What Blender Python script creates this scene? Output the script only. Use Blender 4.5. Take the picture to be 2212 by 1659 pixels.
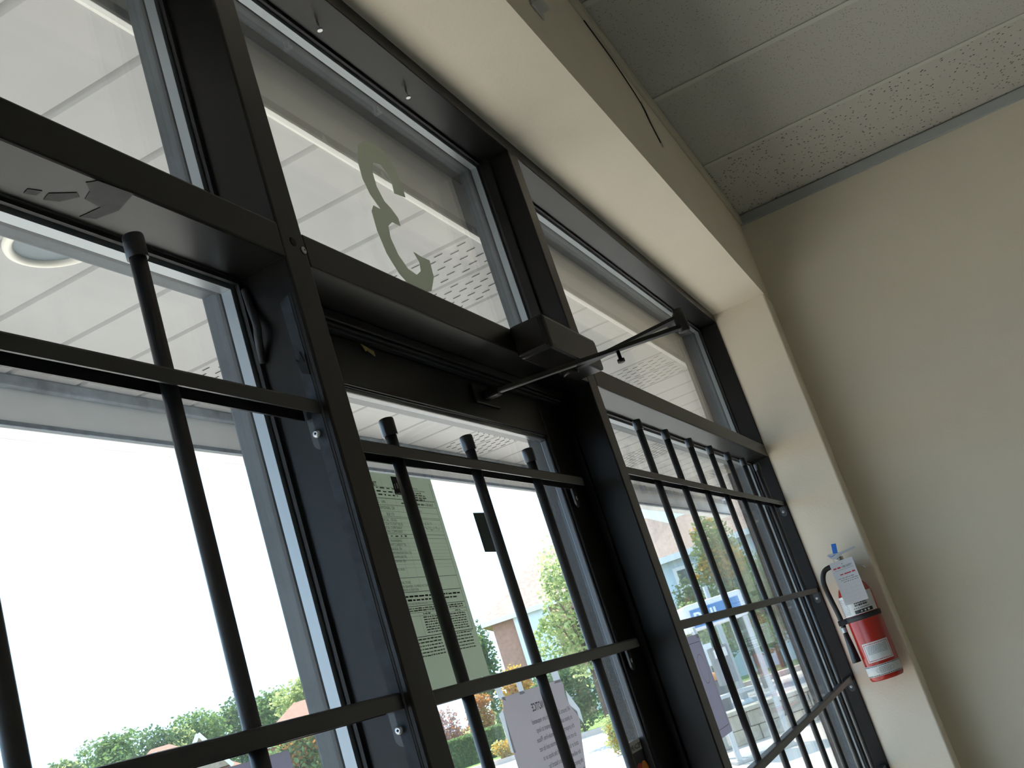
import bpy, bmesh, math, random
from mathutils import Vector, Matrix
from mathutils.geometry import tessellate_polygon

for o in list(bpy.data.objects):
    bpy.data.objects.remove(o, do_unlink=True)
SC = bpy.context.scene
COL = SC.collection
R = math.radians

# ------------------------------------------------------------------ camera
cam_d = bpy.data.cameras.new('camera')
cam = bpy.data.objects.new('camera', cam_d)
COL.objects.link(cam)
SC.camera = cam
cam_d.sensor_fit = 'HORIZONTAL'
cam_d.sensor_width = 36.0
cam_d.lens = 2408.458 / 2212.0 * 36.0
cam_d.clip_start = 0.02
cam_d.clip_end = 600
right = Vector((0.387928765, -0.870247744, -0.30361182))
down = Vector((0.133054896, 0.378833265, -0.915850289))
fwd = Vector((0.912034905, 0.314887633, 0.262751044))
EYE = Vector((0.0, -0.545, 1.61))
M = Matrix(((right.x, -down.x, -fwd.x, EYE.x), (right.y, -down.y, -fwd.y, EYE.y), (right.z, -down.z, -fwd.z, EYE.z), (0, 0, 0, 1)))
cam.matrix_world = M

# ------------------------------------------------------------------ sky, sun, exposure
world = bpy.data.worlds.new('sky')
SC.world = world
world.use_nodes = True
bgn = world.node_tree.nodes['Background']
bgn.inputs[0].default_value = (0.50, 0.745, 1.0, 1)
bgn.inputs[1].default_value = 2.95
sun_d = bpy.data.lights.new('sun', 'SUN')
sun_d.energy = 9.5
sun_d.angle = R(0.6)
sun_d.color = (1.0, 0.91, 0.76)
sun = bpy.data.objects.new('sun', sun_d)
COL.objects.link(sun)
sdir = Vector((0.42, 0.34, 0.84)).normalized()      # towards the sun
sun.rotation_euler = sdir.to_track_quat('Z', 'Y').to_euler()
sun.location = (10, 20, 40)
SC.view_settings.view_transform = 'Standard'
SC.view_settings.look = 'None'
SC.view_settings.gamma = 1.0
SC.view_settings.use_curve_mapping = False
SC.view_settings.exposure = 0.14
try:
    SC.cycles.max_bounces = 10
    SC.cycles.diffuse_bounces = 6
    SC.cycles.glossy_bounces = 5
    SC.cycles.transparent_max_bounces = 32
    SC.cycles.sample_clamp_indirect = 6.0
    SC.cycles.caustics_reflective = False
    SC.cycles.caustics_refractive = False
except Exception:
    pass

# ------------------------------------------------------------------ helpers
random.seed(7)
MATS = {}


def mat(name, base, rough=0.6, metal=0.0, var=0.0, vscale=8.0, bump=0.0, bscale=60.0, spec=0.5, transl=None):
    if name in MATS:
        return MATS[name]
    m = bpy.data.materials.new(name)
    m.use_nodes = True
    nt = m.node_tree
    b = nt.nodes['Principled BSDF']
    b.inputs['Base Color'].default_value = (*base, 1)
    b.inputs['Roughness'].default_value = rough
    b.inputs['Metallic'].default_value = metal
    b.inputs['Specular IOR Level'].default_value = spec
    tc = nt.nodes.new('ShaderNodeTexCoord')
    if var > 0:
        n = nt.nodes.new('ShaderNodeTexNoise')
        n.inputs['Scale'].default_value = vscale
        n.inputs['Detail'].default_value = 5
        nt.links.new(tc.outputs['Object'], n.inputs['Vector'])
        r = nt.nodes.new('ShaderNodeValToRGB')
        r.color_ramp.elements[0].position = 0.3
        r.color_ramp.elements[1].position = 0.7
        r.color_ramp.elements[0].color = (*[c * (1 - var) for c in base], 1)
        r.color_ramp.elements[1].color = (*[min(1, c * (1 + var)) for c in base], 1)
        nt.links.new(n.outputs['Fac'], r.inputs['Fac'])
        nt.links.new(r.outputs['Color'], b.inputs['Base Color'])
    if bump > 0:
        n2 = nt.nodes.new('ShaderNodeTexNoise')
        n2.inputs['Scale'].default_value = bscale
        n2.inputs['Detail'].default_value = 4
        nt.links.new(tc.outputs['Object'], n2.inputs['Vector'])
        bp = nt.nodes.new('ShaderNodeBump')
        bp.inputs['Strength'].default_value = bump
        bp.inputs['Distance'].default_value = 0.004
        nt.links.new(n2.outputs['Fac'], bp.inputs['Height'])
        nt.links.new(bp.outputs['Normal'], b.inputs['Normal'])
    if transl:
        tr = nt.nodes.new('ShaderNodeBsdfTranslucent')
        tr.inputs['Color'].default_value = (*transl[0], 1)
        mx = nt.nodes.new('ShaderNodeMixShader')
        mx.inputs[0].default_value = transl[1]
        out = nt.nodes['Material Output']
        nt.links.new(b.outputs[0], mx.inputs[1])
        nt.links.new(tr.outputs[0], mx.inputs[2])
        nt.links.new(mx.outputs[0], out.inputs[0])
    MATS[name] = m
    return m


def glass_mat(name, tint, f0=0.04, rough=0.0, dust=0.0, refl=0.6):
    m = bpy.data.materials.new(name)
    m.use_nodes = True
    nt = m.node_tree
    nt.nodes.clear()
    out = nt.nodes.new('ShaderNodeOutputMaterial')
    tr = nt.nodes.new('ShaderNodeBsdfTransparent')
    tr.inputs[0].default_value = (*tint, 1)
    gl = nt.nodes.new('ShaderNodeBsdfGlossy')
    gl.inputs['Roughness'].default_value = rough
    gl.inputs['Color'].default_value = (1, 1, 1, 1)
    ge = nt.nodes.new('ShaderNodeNewGeometry')
    dt = nt.nodes.new('ShaderNodeVectorMath'); dt.operation = 'DOT_PRODUCT'
    nt.links.new(ge.outputs['Normal'], dt.inputs[0])
    nt.links.new(ge.outputs['Incoming'], dt.inputs[1])
    ab = nt.nodes.new('ShaderNodeMath'); ab.operation = 'ABSOLUTE'
    nt.links.new(dt.outputs['Value'], ab.inputs[0])
    om = nt.nodes.new('ShaderNodeMath'); om.operation = 'SUBTRACT'; om.inputs[0].default_value = 1.0
    nt.links.new(ab.outputs[0], om.inputs[1])
    pw = nt.nodes.new('ShaderNodeMath'); pw.operation = 'POWER'; pw.inputs[1].default_value = 5.0
    nt.links.new(om.outputs[0], pw.inputs[0])
    ma = nt.nodes.new('ShaderNodeMath'); ma.operation = 'MULTIPLY_ADD'
    ma.inputs[1].default_value = refl * (1 - f0); ma.inputs[2].default_value = refl * f0
    nt.links.new(pw.outputs[0], ma.inputs[0])
    mx = nt.nodes.new('ShaderNodeMixShader')
    nt.links.new(ma.outputs[0], mx.inputs[0])
    src = tr.outputs[0]
    if dust > 0:
        # fine dust film with streaks and specks, lit like any pale powder
        tl = nt.nodes.new('ShaderNodeBsdfTranslucent'); tl.inputs[0].default_value = (0.80, 0.84, 0.86, 1)
        tc = nt.nodes.new('ShaderNodeTexCoord')
        n1 = nt.nodes.new('ShaderNodeTexNoise'); n1.inputs['Scale'].default_value = 5.0; n1.inputs['Detail'].default_value = 4
        nt.links.new(tc.outputs['Object'], n1.inputs['Vector'])
        mr = nt.nodes.new('ShaderNodeMapRange')
        mr.inputs['From Min'].default_value = 0.3; mr.inputs['From Max'].default_value = 0.7
        mr.inputs['To Min'].default_value = dust * 0.6; mr.inputs['To Max'].default_value = dust * 1.4
        nt.links.new(n1.outputs['Fac'], mr.inputs['Value'])
        n2 = nt.nodes.new('ShaderNodeTexVoronoi'); n2.inputs['Scale'].default_value = 160.0
        nt.links.new(tc.outputs['Object'], n2.inputs['Vector'])
        sp = nt.nodes.new('ShaderNodeMath'); sp.operation = 'LESS_THAN'; sp.inputs[1].default_value = 0.09
        nt.links.new(n2.outputs['Distance'], sp.inputs[0])
        sm = nt.nodes.new('ShaderNodeMath'); sm.operation = 'MULTIPLY_ADD'; sm.inputs[1].default_value = dust * 2.0
        nt.links.new(sp.outputs[0], sm.inputs[0]); nt.links.new(mr.outputs[0], sm.inputs[2])
        dm = nt.nodes.new('ShaderNodeMixShader')
        nt.links.new(sm.outputs[0], dm.inputs[0])
        nt.links.new(tr.outputs[0], dm.inputs[1]); nt.links.new(tl.outputs[0], dm.inputs[2])
        src = dm.outputs[0]
    nt.links.new(src, mx.inputs[1])
    nt.links.new(gl.outputs[0], mx.inputs[2])
    nt.links.new(mx.outputs[0], out.inputs[0])
    MATS[name] = m
    return m


def link_obj(name, me, material, parent=None):
    o = bpy.data.objects.new(name, me)
    COL.objects.link(o)
    if material is not None and len(me.materials) == 0:
        me.materials.append(material)
    if parent is not None:
        o.parent = parent
    return o


def obj(name, bm, material, parent=None, smooth=False):
    me = bpy.data.meshes.new(name)
    bmesh.ops.recalc_face_normals(bm, faces=bm.faces[:])
    if smooth:
        for f in bm.faces:
            f.smooth = True
    bm.to_mesh(me)
    bm.free()
    return link_obj(name, me, material, parent)


def empty(name, loc=(0, 0, 0), parent=None):
    o = bpy.data.objects.new(name, None)
    COL.objects.link(o)
    o.empty_display_size = 0.05
    o.location = loc
    if parent is not None:
        o.parent = parent
    return o


def tag(o, label, cat, group=None, kind=None):
    o['label'] = label
    o['category'] = cat
    if group:
        o['group'] = group
    if kind:
        o['kind'] = kind
    return o


def structure(o, label=None):
    o['kind'] = 'structure'
    if label:
        o['label'] = label
    return o


def add_box(bm, x0, x1, y0, y1, z0, z1, bev=0.0, mtx=None):
    vs = [bm.verts.new((x, y, z)) for z in (z0, z1) for y in (y0, y1) for x in (x0, x1)]
    fs = []
    for q in ((0, 1, 3, 2), (4, 6, 7, 5), (0, 4, 5, 1), (2, 3, 7, 6), (0, 2, 6, 4), (1, 5, 7, 3)):
        fs.append(bm.faces.new([vs[i] for i in q]))
    if bev > 0:
        es = list({e for f in fs for e in f.edges})
        r = bmesh.ops.bevel(bm, geom=es, offset=bev, segments=2, affect='EDGES', profile=0.6)
        vs = list({v for f in r['faces'] for v in f.verts} | {v for v in vs if v.is_valid})
    if mtx is not None:
        for v in vs:
            if v.is_valid:
                v.co = mtx @ v.co
    return vs


def box(name, material, parent, x0, x1, y0, y1, z0, z1, bev=0.0, mtx=None):
    bm = bmesh.new()
    add_box(bm, x0, x1, y0, y1, z0, z1, bev, mtx)
    return obj(name, bm, material, parent)


def add_tube(bm, pts, rad, n=12, cap=True):
    pts = [Vector(p) for p in pts]
    rads = rad if isinstance(rad, (list, tuple)) else [rad] * len(pts)
    rings = []
    prev = None
    for i, p in enumerate(pts):
        if i == 0:
            t = pts[1] - p
        elif i == len(pts) - 1:
            t = p - pts[i - 1]
        else:
            t = pts[i + 1] - pts[i - 1]
        t.normalize()
        if prev is None:
            a = Vector((0, 0, 1)) if abs(t.z) < 0.9 else Vector((1, 0, 0))
            u = t.cross(a).normalized()
        else:
            u = (prev - t * prev.dot(t)).normalized()
        prev = u
        v = t.cross(u)
        rings.append([bm.verts.new(p + (u * math.cos(2 * math.pi * k / n) + v * math.sin(2 * math.pi * k / n)) * rads[i]) for k in range(n)])
    for a, b in zip(rings, rings[1:]):
        for k in range(n):
            f = bm.faces.new((a[k], a[(k + 1) % n], b[(k + 1) % n], b[k]))
            f.smooth = True
    if cap:
        bm.faces.new(rings[0][::-1])
        bm.faces.new(rings[-1])
    return rings


def tube(name, material, parent, pts, rad, n=12):
    bm = bmesh.new()
    add_tube(bm, pts, rad, n)
    return obj(name, bm, material, parent)


def add_lathe(bm, c, prof, n=32):
    """prof: (radius, z) pairs, axis is vertical through c (x, y)"""
    rings = []
    for r_, z in prof:
        rings.append([bm.verts.new((c[0] + r_ * math.cos(2 * math.pi * k / n), c[1] + r_ * math.sin(2 * math.pi * k / n), z)) for k in range(n)])
    for a, b in zip(rings, rings[1:]):
        for k in range(n):
            f = bm.faces.new((a[k], a[(k + 1) % n], b[(k + 1) % n], b[k]))
            f.smooth = True
    bm.faces.new(rings[0][::-1])
    bm.faces.new(rings[-1])


def lathe(name, material, parent, c, prof, n=32):
    bm = bmesh.new()
    add_lathe(bm, c, prof, n)
    return obj(name, bm, material, parent)


def smooth_path(pts, k=6):
    P = [Vector(p) for p in pts]
    out = []
    for i in range(len(P) - 1):
        p0 = P[max(i - 1, 0)]; p1 = P[i]; p2 = P[i + 1]; p3 = P[min(i + 2, len(P) - 1)]
        for j in range(k):
            t = j / k
            out.append(0.5 * ((2 * p1) + (p2 - p0) * t + (2 * p0 - 5 * p1 + 4 * p2 - p3) * t * t + (3 * p1 - p0 - 3 * p2 + p3) * t ** 3))
    out.append(P[-1])
    return out


def poly_plate(name, material, parent, pts2, org, ux, uy, th):
    """flat outline pts2 (u, v) extruded by th along ux x uy"""
    bm = bmesh.new()
    org, ux, uy = Vector(org), Vector(ux), Vector(uy)
    n = ux.cross(uy).normalized()
    a = [bm.verts.new(org + ux * u + uy * v) for u, v in pts2]
    b = [bm.verts.new(org + ux * u + uy * v + n * th) for u, v in pts2]
    k = len(a)
    for t in tessellate_polygon([[Vector((u, v, 0)) for u, v in pts2]]):
        bm.faces.new([a[i] for i in t[::-1]])
        bm.faces.new([b[i] for i in t])
    for i in range(k):
        bm.faces.new((a[i], a[(i + 1) % k], b[(i + 1) % k], b[i]))
    return obj(name, bm, material, parent)


class Print:
    """flat lettering and rules collected into one mesh"""
    def __init__(self, org, ux, uy):
        self.o, self.x, self.y = Vector(org), Vector(ux), Vector(uy)
        self.bm = bmesh.new()
        self.lines = []

    vmap = None

    def rect(self, u0, u1, v0, v1):
        if self.vmap:
            v0, v1 = self.vmap(v0), self.vmap(v0) + (v1 - v0)
        vs = [self.bm.verts.new(self.o + self.x * u + self.y * v) for u, v in ((u0, v0), (u1, v0), (u1, v1), (u0, v1))]
        self.bm.faces.new(vs)

    def poly(self, pts):
        vs = [self.bm.verts.new(self.o + self.x * u + self.y * v) for u, v in pts]
        self.bm.faces.new(vs)

    def greek(self, u0, u1, v, h, rnd, gap=0.3):
        """a line of print too small to read: word-like dashes"""
        u = u0
        while u < u1:
            w = h * rnd.uniform(1.2, 4.5)
            self.rect(u, min(u + w, u1), v, v + h * rnd.uniform(0.55, 0.8))
            u += w + h * (0.5 + gap)

    def text(self, s, u, v, size, sx=1.0, align='LEFT', bold=0.0):
        self.lines.append((s, u, self.vmap(v) if self.vmap else v, size, sx, align, bold))

    def build(self, name, material, parent):
        obs = []
        for s, u, v, size, sx, al, bold in self.lines:
            c = bpy.data.curves.new('lettering', 'FONT')
            c.body = s
            c.size = size
            c.align_x = al
            c.resolution_u = 3
            c.offset = bold
            ob = bpy.data.objects.new('lettering', c)
            COL.objects.link(ob)
            obs.append(ob)
        if obs:
            bpy.context.view_layer.update()
            dg = bpy.context.evaluated_depsgraph_get()
            for ob, (s, u, v, size, sx, al, bold) in zip(obs, self.lines):
                me = bpy.data.meshes.new_from_object(ob.evaluated_get(dg))
                base = [self.bm.verts.new(self.o + self.x * (u + p.co.x * sx) + self.y * (v + p.co.y)) for p in me.vertices]
                for p in me.polygons:
                    try:
                        self.bm.faces.new([base[i] for i in p.vertices])
                    except ValueError:
                        pass
                bpy.data.meshes.remove(me)
            for ob in obs:
                c = ob.data
                bpy.data.objects.remove(ob, do_unlink=True)
                bpy.data.curves.remove(c)
        me = bpy.data.meshes.new(name)
        self.bm.to_mesh(me)
        self.bm.free()
        o = link_obj(name, me, material, parent)
        o['kind'] = 'stuff'
        return o


# ------------------------------------------------------------------ materials
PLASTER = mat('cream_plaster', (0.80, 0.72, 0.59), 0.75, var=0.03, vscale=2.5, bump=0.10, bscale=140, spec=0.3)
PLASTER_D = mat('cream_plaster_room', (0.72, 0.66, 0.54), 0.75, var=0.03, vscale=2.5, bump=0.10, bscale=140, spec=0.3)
BRONZE = mat('bronze_aluminium', (0.0065, 0.006, 0.0055), 0.33, var=0.18, vscale=9, spec=0.30)
BRONZE_EXT = mat('skylit_bronze', (0.040, 0.050, 0.060), 0.55, var=0.3, vscale=25, spec=0.5)  # paler, bluer copy of the bronze; skylight is put into the colour
BLACK = mat('black_steel', (0.016, 0.017, 0.019), 0.38, spec=0.5)
CAPM = mat('black_plastic', (0.010, 0.010, 0.012), 0.30)
RUBBER = mat('black_rubber', (0.012, 0.012, 0.013), 0.6)
ALU = mat('mill_aluminium', (0.40, 0.44, 0.47), 0.4, metal=0.5)
STEEL = mat('zinc_steel', (0.55, 0.56, 0.56), 0.3, metal=0.85)
SOFFIT = mat('white_soffit', (0.42, 0.42, 0.425), 0.55, var=0.04, vscale=5)
SLOT = mat('vent_slot', (0.05, 0.05, 0.05), 0.8)
BEAM = mat('painted_beam', (0.90, 0.93, 0.96), 0.6, var=0.07, vscale=6, bump=0.1)
GREYTRIM = mat('grey_moulding', (0.40, 0.42, 0.42), 0.6)
TRIMP = mat('painted_moulding', (0.56, 0.52, 0.41), 0.65)
GASKET = RUBBER
GLASS = glass_mat('window_glass', (0.978, 0.980, 0.980))
DUSTY = glass_mat('dusty_glass', (0.978, 0.980, 0.980), dust=0.024)
DOORGLASS = glass_mat('door_glass', (0.98, 0.982, 0.982), dust=0.014)
BOOTHGLASS = glass_mat('booth_glass', (0.93, 0.95, 0.94))
DIRT = mat('tape_residue', (0.020, 0.026, 0.035), 0.6, var=0.45, vscale=70, spec=0.3)
STAIN = mat('dark_adhesive', (0.004, 0.0045, 0.0045), 0.5, var=0.5, vscale=90, spec=0.2)
GROOVE = mat('dark_groove', (0.006, 0.006, 0.006), 0.8)


def tile_mat(name, base, dens, scale, amt):
    m = mat(name, base, 0.9, spec=0.1)
    nt = m.node_tree
    b = nt.nodes['Principled BSDF']
    tc = [n for n in nt.nodes if n.type == 'TEX_COORD'][0]
    vo = nt.nodes.new('ShaderNodeTexVoronoi')
    vo.inputs['Scale'].default_value = scale
    vo.inputs['Randomness'].default_value = 1.0
    nt.links.new(tc.outputs['Object'], vo.inputs['Vector'])
    no = nt.nodes.new('ShaderNodeTexNoise')
    no.inputs['Scale'].default_value = scale * 0.7
    no.inputs['Detail'].default_value = 3
    nt.links.new(tc.outputs['Object'], no.inputs['Vector'])
    r1 = nt.nodes.new('ShaderNodeValToRGB')
    r1.color_ramp.elements[0].position = 0.14
    r1.color_ramp.elements[1].position = 0.26
    nt.links.new(vo.outputs['Distance'], r1.inputs['Fac'])
    r2 = nt.nodes.new('ShaderNodeValToRGB')
    r2.color_ramp.elements[0].position = dens
    r2.color_ramp.elements[1].position = dens + 0.04
    nt.links.new(no.outputs['Fac'], r2.inputs['Fac'])
    # pit where voronoi centre is close and noise allows it
    inv = nt.nodes.new('ShaderNodeMath'); inv.operation = 'SUBTRACT'; inv.inputs[0].default_value = 1.0
    nt.links.new(r1.outputs['Color'], inv.inputs[1])
    mu = nt.nodes.new('ShaderNodeMath'); mu.operation = 'MULTIPLY'
    nt.links.new(inv.outputs[0], mu.inputs[0]); nt.links.new(r2.outputs['Color'], mu.inputs[1])
    mix = nt.nodes.new('ShaderNodeMix'); mix.data_type = 'RGBA'
    mix.inputs['A'].default_value = (*base, 1)
    mix.inputs['B'].default_value = (*[c * (1 - amt) for c in base], 1)
    nt.links.new(mu.outputs[0], mix.inputs['Factor'])
    nt.links.new(mix.outputs['Result'], b.inputs['Base Color'])
    bp = nt.nodes.new('ShaderNodeBump')
    bp.inputs['Strength'].default_value = 0.5
    bp.inputs['Distance'].default_value = 0.002
    bp.invert = True
    nt.links.new(mu.outputs[0], bp.inputs['Height'])
    nt.links.new(bp.outputs['Normal'], b.inputs['Normal'])
    return m


TILE_FINE = tile_mat('fine_ceiling_tile', (0.50, 0.485, 0.44), 0.46, 120, 0.55)
TILE_PIT = tile_mat('pitted_ceiling_tile', (0.54, 0.52, 0.47), 0.42, 62, 0.88)

# ------------------------------------------------------------------ dimensions (metres)
XR = 3.951          # plaster jamb beside the storefront
XW = 4.115          # room side wall
YI = -0.195         # inner face of the bulkhead
ZS = 2.682          # underside of the bulkhead
ZC = 3.046          # ceiling tile face
HEAD = 2.652
TB, TT = 2.132, 2.175   # transom bar
M1 = (0.996, 1.045)
M2 = (2.013, 2.066)
FD = 0.118          # frame depth
G0, G1 = 0.068, 0.090   # sealed glass unit

# ------------------------------------------------------------------ room shell
def wall_front():
    bm = bmesh.new()
    # bulkhead and pier as one L, rounded on the room edges
    add_box(bm, -5.0, XW + 0.15, YI, 0.0, ZS, 3.35)
    add_box(bm, XR, XW + 0.15, YI, 0.0, -0.05, ZS)
    add_box(bm, -5.0, -3.25, YI, 0.0, -0.05, ZS)
    bmesh.ops.remove_doubles(bm, verts=bm.verts[:], dist=1e-5)
    es = [e for e in bm.edges if all(abs(v.co.y - YI) < 1e-5 for v in e.verts) and (
        (all(abs(v.co.z - ZS) < 1e-5 for v in e.verts)) or (all(abs(v.co.x - XR) < 1e-5 for v in e.verts)))]
    bmesh.ops.bevel(bm, geom=es, offset=0.007, segments=3, affect='EDGES', profile=0.5)
    return structure(obj('wall_front', bm, PLASTER), 'cream plaster bulkhead and pier framing the shop windows')


wall_front()
bm = bmesh.new()
add_box(bm, -5.0, 9.0, 0.0, 0.165, 2.70, 3.35)
add_box(bm, XR + 0.045, 9.0, 0.0, 0.165, -0.15, 2.70)
add_box(bm, -5.0, -3.25, 0.0, 0.165, -0.15, 2.70)
structure(obj('wall_exterior', bm, mat('dark_brown_brick', (0.10, 0.075, 0.06), 0.9, var=0.25, vscale=12)))
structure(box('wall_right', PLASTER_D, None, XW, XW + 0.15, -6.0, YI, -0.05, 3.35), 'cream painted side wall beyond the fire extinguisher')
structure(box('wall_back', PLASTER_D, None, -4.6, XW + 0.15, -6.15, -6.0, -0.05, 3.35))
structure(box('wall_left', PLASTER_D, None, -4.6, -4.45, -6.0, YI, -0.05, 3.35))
FLOORM = mat('vinyl_floor', (0.42, 0.38, 0.32), 0.5, var=0.15, vscale=4)
structure(box('floor', FLOORM, None, -4.6, XW, -6.0, FD, -0.05, 0.0))

ceil = structure(box('ceiling', TRIMP, None, -4.45, XW, -6.0, YI, ZC + 0.03, 3.30), 'suspended ceiling of long pitted panels')
TEE = mat('ceiling_tee', (0.56, 0.55, 0.49), 0.6)
lines_x = [3.516 - 0.6045 * k for k in range(14)]
first_me = {}
tile_rows = [(3.516, XW)] + [(lines_x[k + 1], lines_x[k]) for k in range(12)]
for r_, (xa, xb) in enumerate(tile_rows):
    for c_ in range(5):
        y1 = YI - 1.21 * c_
        y0 = max(y1 - 1.21, -6.0)
        m_ = TILE_PIT if r_ == 0 else TILE_FINE
        if y1 - y0 < 0.2:
            continue
        box('ceiling_tile', m_, ceil, xa + 0.002, xb - 0.002, y0 + 0.002, y1 - 0.002, ZC, ZC + 0.03, 0.003)
for x in lines_x[:13]:
    box('tee_bar', TEE, ceil, x - 0.012, x + 0.012, -6.0, YI, ZC - 0.0035, ZC - 0.0005, 0.0006)
for c_ in range(1, 5):
    y = YI - 1.21 * c_
    box('cross_tee', TEE, ceil, -4.45, XW, y - 0.012, y + 0.012, ZC - 0.0033, ZC - 0.0004, 0.0006)

t1 = structure(empty('trim_1'), 'grey angle moulding between ceiling and side wall')
box('moulding', GREYTRIM, t1, XW - 0.014, XW, -6.0, YI - 0.004, 3.004, ZC - 0.004, 0.003)
t2 = structure(empty('trim_2'), 'painted angle moulding between ceiling and bulkhead')
box('moulding', TRIMP, t2, -4.45, XW - 0.016, YI - 0.012, YI, 3.006, ZC - 0.004, 0.003)
tube('loose_caulk_strand', GROOVE, t2, smooth_path([(2.30, YI - 0.002, 3.004), (2.52, YI - 0.003, 2.985), (2.70, YI - 0.003, 2.945), (2.73, YI - 0.003, 2.905), (2.785, YI - 0.002, 2.862)]), 0.0014, 6)
tube('paint_ridge', TRIMP, t2, smooth_path([(2.71, YI - 0.001, 2.96), (2.735, YI - 0.002, 2.92), (2.80, YI - 0.001, 2.855)]), 0.004, 6)

# ------------------------------------------------------------------ storefront frame
fr = structure(empty('window_frame'), 'dark bronze aluminium storefront frame')


def member(name, x0, x1, z0, z1, bev=0.0025):
    """interior half, exterior half and the recessed throat between"""
    o = box(name, BRONZE, fr, x0, x1, 0.0, G0 - 0.004, z0, z1, bev)
    box('exterior_cover', BRONZE_EXT, o, x0, x1, G1 + 0.004, FD, z0, z1, bev)
    horizontal = (x1 - x0) > (z1 - z0)
    i = 0.004
    if horizontal:
        box('glazing_throat', GROOVE, o, x0, x1, G0 - 0.004, G1 + 0.004, z0 + i, z1 - i)
    else:
        box('glazing_throat', GROOVE, o, x0 + i, x1 - i, G0 - 0.004, G1 + 0.004, z0, z1)
    return o


m1 = member('mullion', M1[0], M1[1], 0.0, HEAD)
m2 = member('mullion', M2[0], M2[1], 0.0, HEAD)
member('mullion', -1.10, -1.05, 0.0, HEAD)
member('jamb_post', XR - 0.006, XR + 0.04, 0.0, HEAD)
member('jamb_post', -3.25, -3.20, 0.0, HEAD)
member('head_rail', -3.25, XR + 0.04, HEAD, HEAD + 0.046)
member('transom_bar', -3.2, -1.10, TB, TT)
tr1 = member('transom_bar', -1.05, M1[0], TB, TT)
tr2 = member('transom_bar', M1[1], M2[0], TB, TT)
member('transom_bar', M2[1], XR - 0.006, TB, TT)
member('sill_rail', -3.2, M1[0], 0.0, 0.10)
member('sill_rail', M2[1], XR - 0.006, 0.0, 0.10)
# details on the first mullion: groove, adhesive residue, screws
box('groove', GROOVE, m1, M1[0] - 0.0006, M1[0] + 0.001, 0.0068, 0.0092, 0.1, 2.090)
poly_plate('tape_residue', DIRT, m1, [(0.0095, 0.6), (0.0215, 0.6), (0.0225, 1.2), (0.0215, 1.60), (0.0235, 1.72), (0.0205, 1.78), (0.0225, 1.9), (0.0215, 2.02), (0.0225, 2.085), (0.0100, 2.09), (0.0095, 1.5)],
           (M1[0] - 0.0002, 0, 0), (0, 1, 0), (0, 0, 1), -0.0007)
poly_plate('torn_tape', STAIN, m1, [(0.010, 1.995), (0.019, 2.0), (0.022, 2.018), (0.0185, 2.012), (0.015, 2.024), (0.012, 2.010), (0.0095, 2.02)],
           (M1[0] - 0.0012, 0, 0), (0, 1, 0), (0, 0, 1), -0.001)
tube('peeled_gasket', RUBBER, m1, smooth_path([(M1[0] - 0.002, 0.060, 2.118), (M1[0] - 0.006, 0.056, 2.09), (M1[0] - 0.013, 0.050, 2.068), (M1[0] - 0.012, 0.053, 2.055), (M1[0] - 0.002, 0.062, 2.03)]), 0.0045, 8)
box('glass_stop', BRONZE, m2, M2[0] - 0.008, M2[0] + 0.001, 0.044, 0.0635, TT + 0.001, HEAD - 0.001, 0.001)


def screw(parent, p, axis, r=0.005, h=0.003, name='screw'):
    bm = bmesh.new()
    p, a = Vector(p), Vector(axis).normalized()
    add_tube(bm, [p, p + a * h * 0.6, p + a * h], [r, r, r * 0.55], 12)
    o = obj(name, bm, STEEL, parent)
    bm = bmesh.new()
    add_tube(bm, [p + a * h * 0.98, p + a * h * 1.06], [r * 0.36, r * 0.36], 4)
    obj('drive_recess', bm, GROOVE, o)
    return o


screw(m1, (1.038, 0.0, 2.151), (0, -1, 0), 0.0045, 0.002)
bm = bmesh.new(); add_tube(bm, [(1.020, 0.0005, 2.157), (1.020, -0.0006, 2.157)], 0.0055, 12); obj('screw_hole', bm, GROOVE, m1)
for sx, sy in ((1.363, 0.040), (1.644, 0.038)):
    # hooks left hanging from the head rail
    bm = bmesh.new()
    add_tube(bm, [(sx, sy, HEAD + 0.001), (sx, sy, HEAD - 0.012)], 0.0014, 8)
    add_tube(bm, [(sx, sy, HEAD - 0.012), (sx, sy, HEAD - 0.015)], [0.0042, 0.0042], 12)
    o = obj('hanging_screw', bm, STEEL, fr)
# adhesive smears under the transom bar
for pts in ([(0.715, 0.002), (0.757, -0.0), (0.768, 0.028), (0.762, 0.05), (0.747, 0.055), (0.750, 0.033), (0.728, 0.030), (0.722, 0.018), (0.709, 0.010)],
            [(0.696, 0.040), (0.715, 0.026), (0.722, 0.030), (0.713, 0.045), (0.700, 0.050)],
            [(0.677, 0.044), (0.689, 0.040), (0.690, 0.048), (0.679, 0.051)]):
    poly_plate('adhesive_smear', STAIN, tr1, pts, (0, 0, TB), (1, 0, 0), (0, 1, 0), -0.0006)


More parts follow.
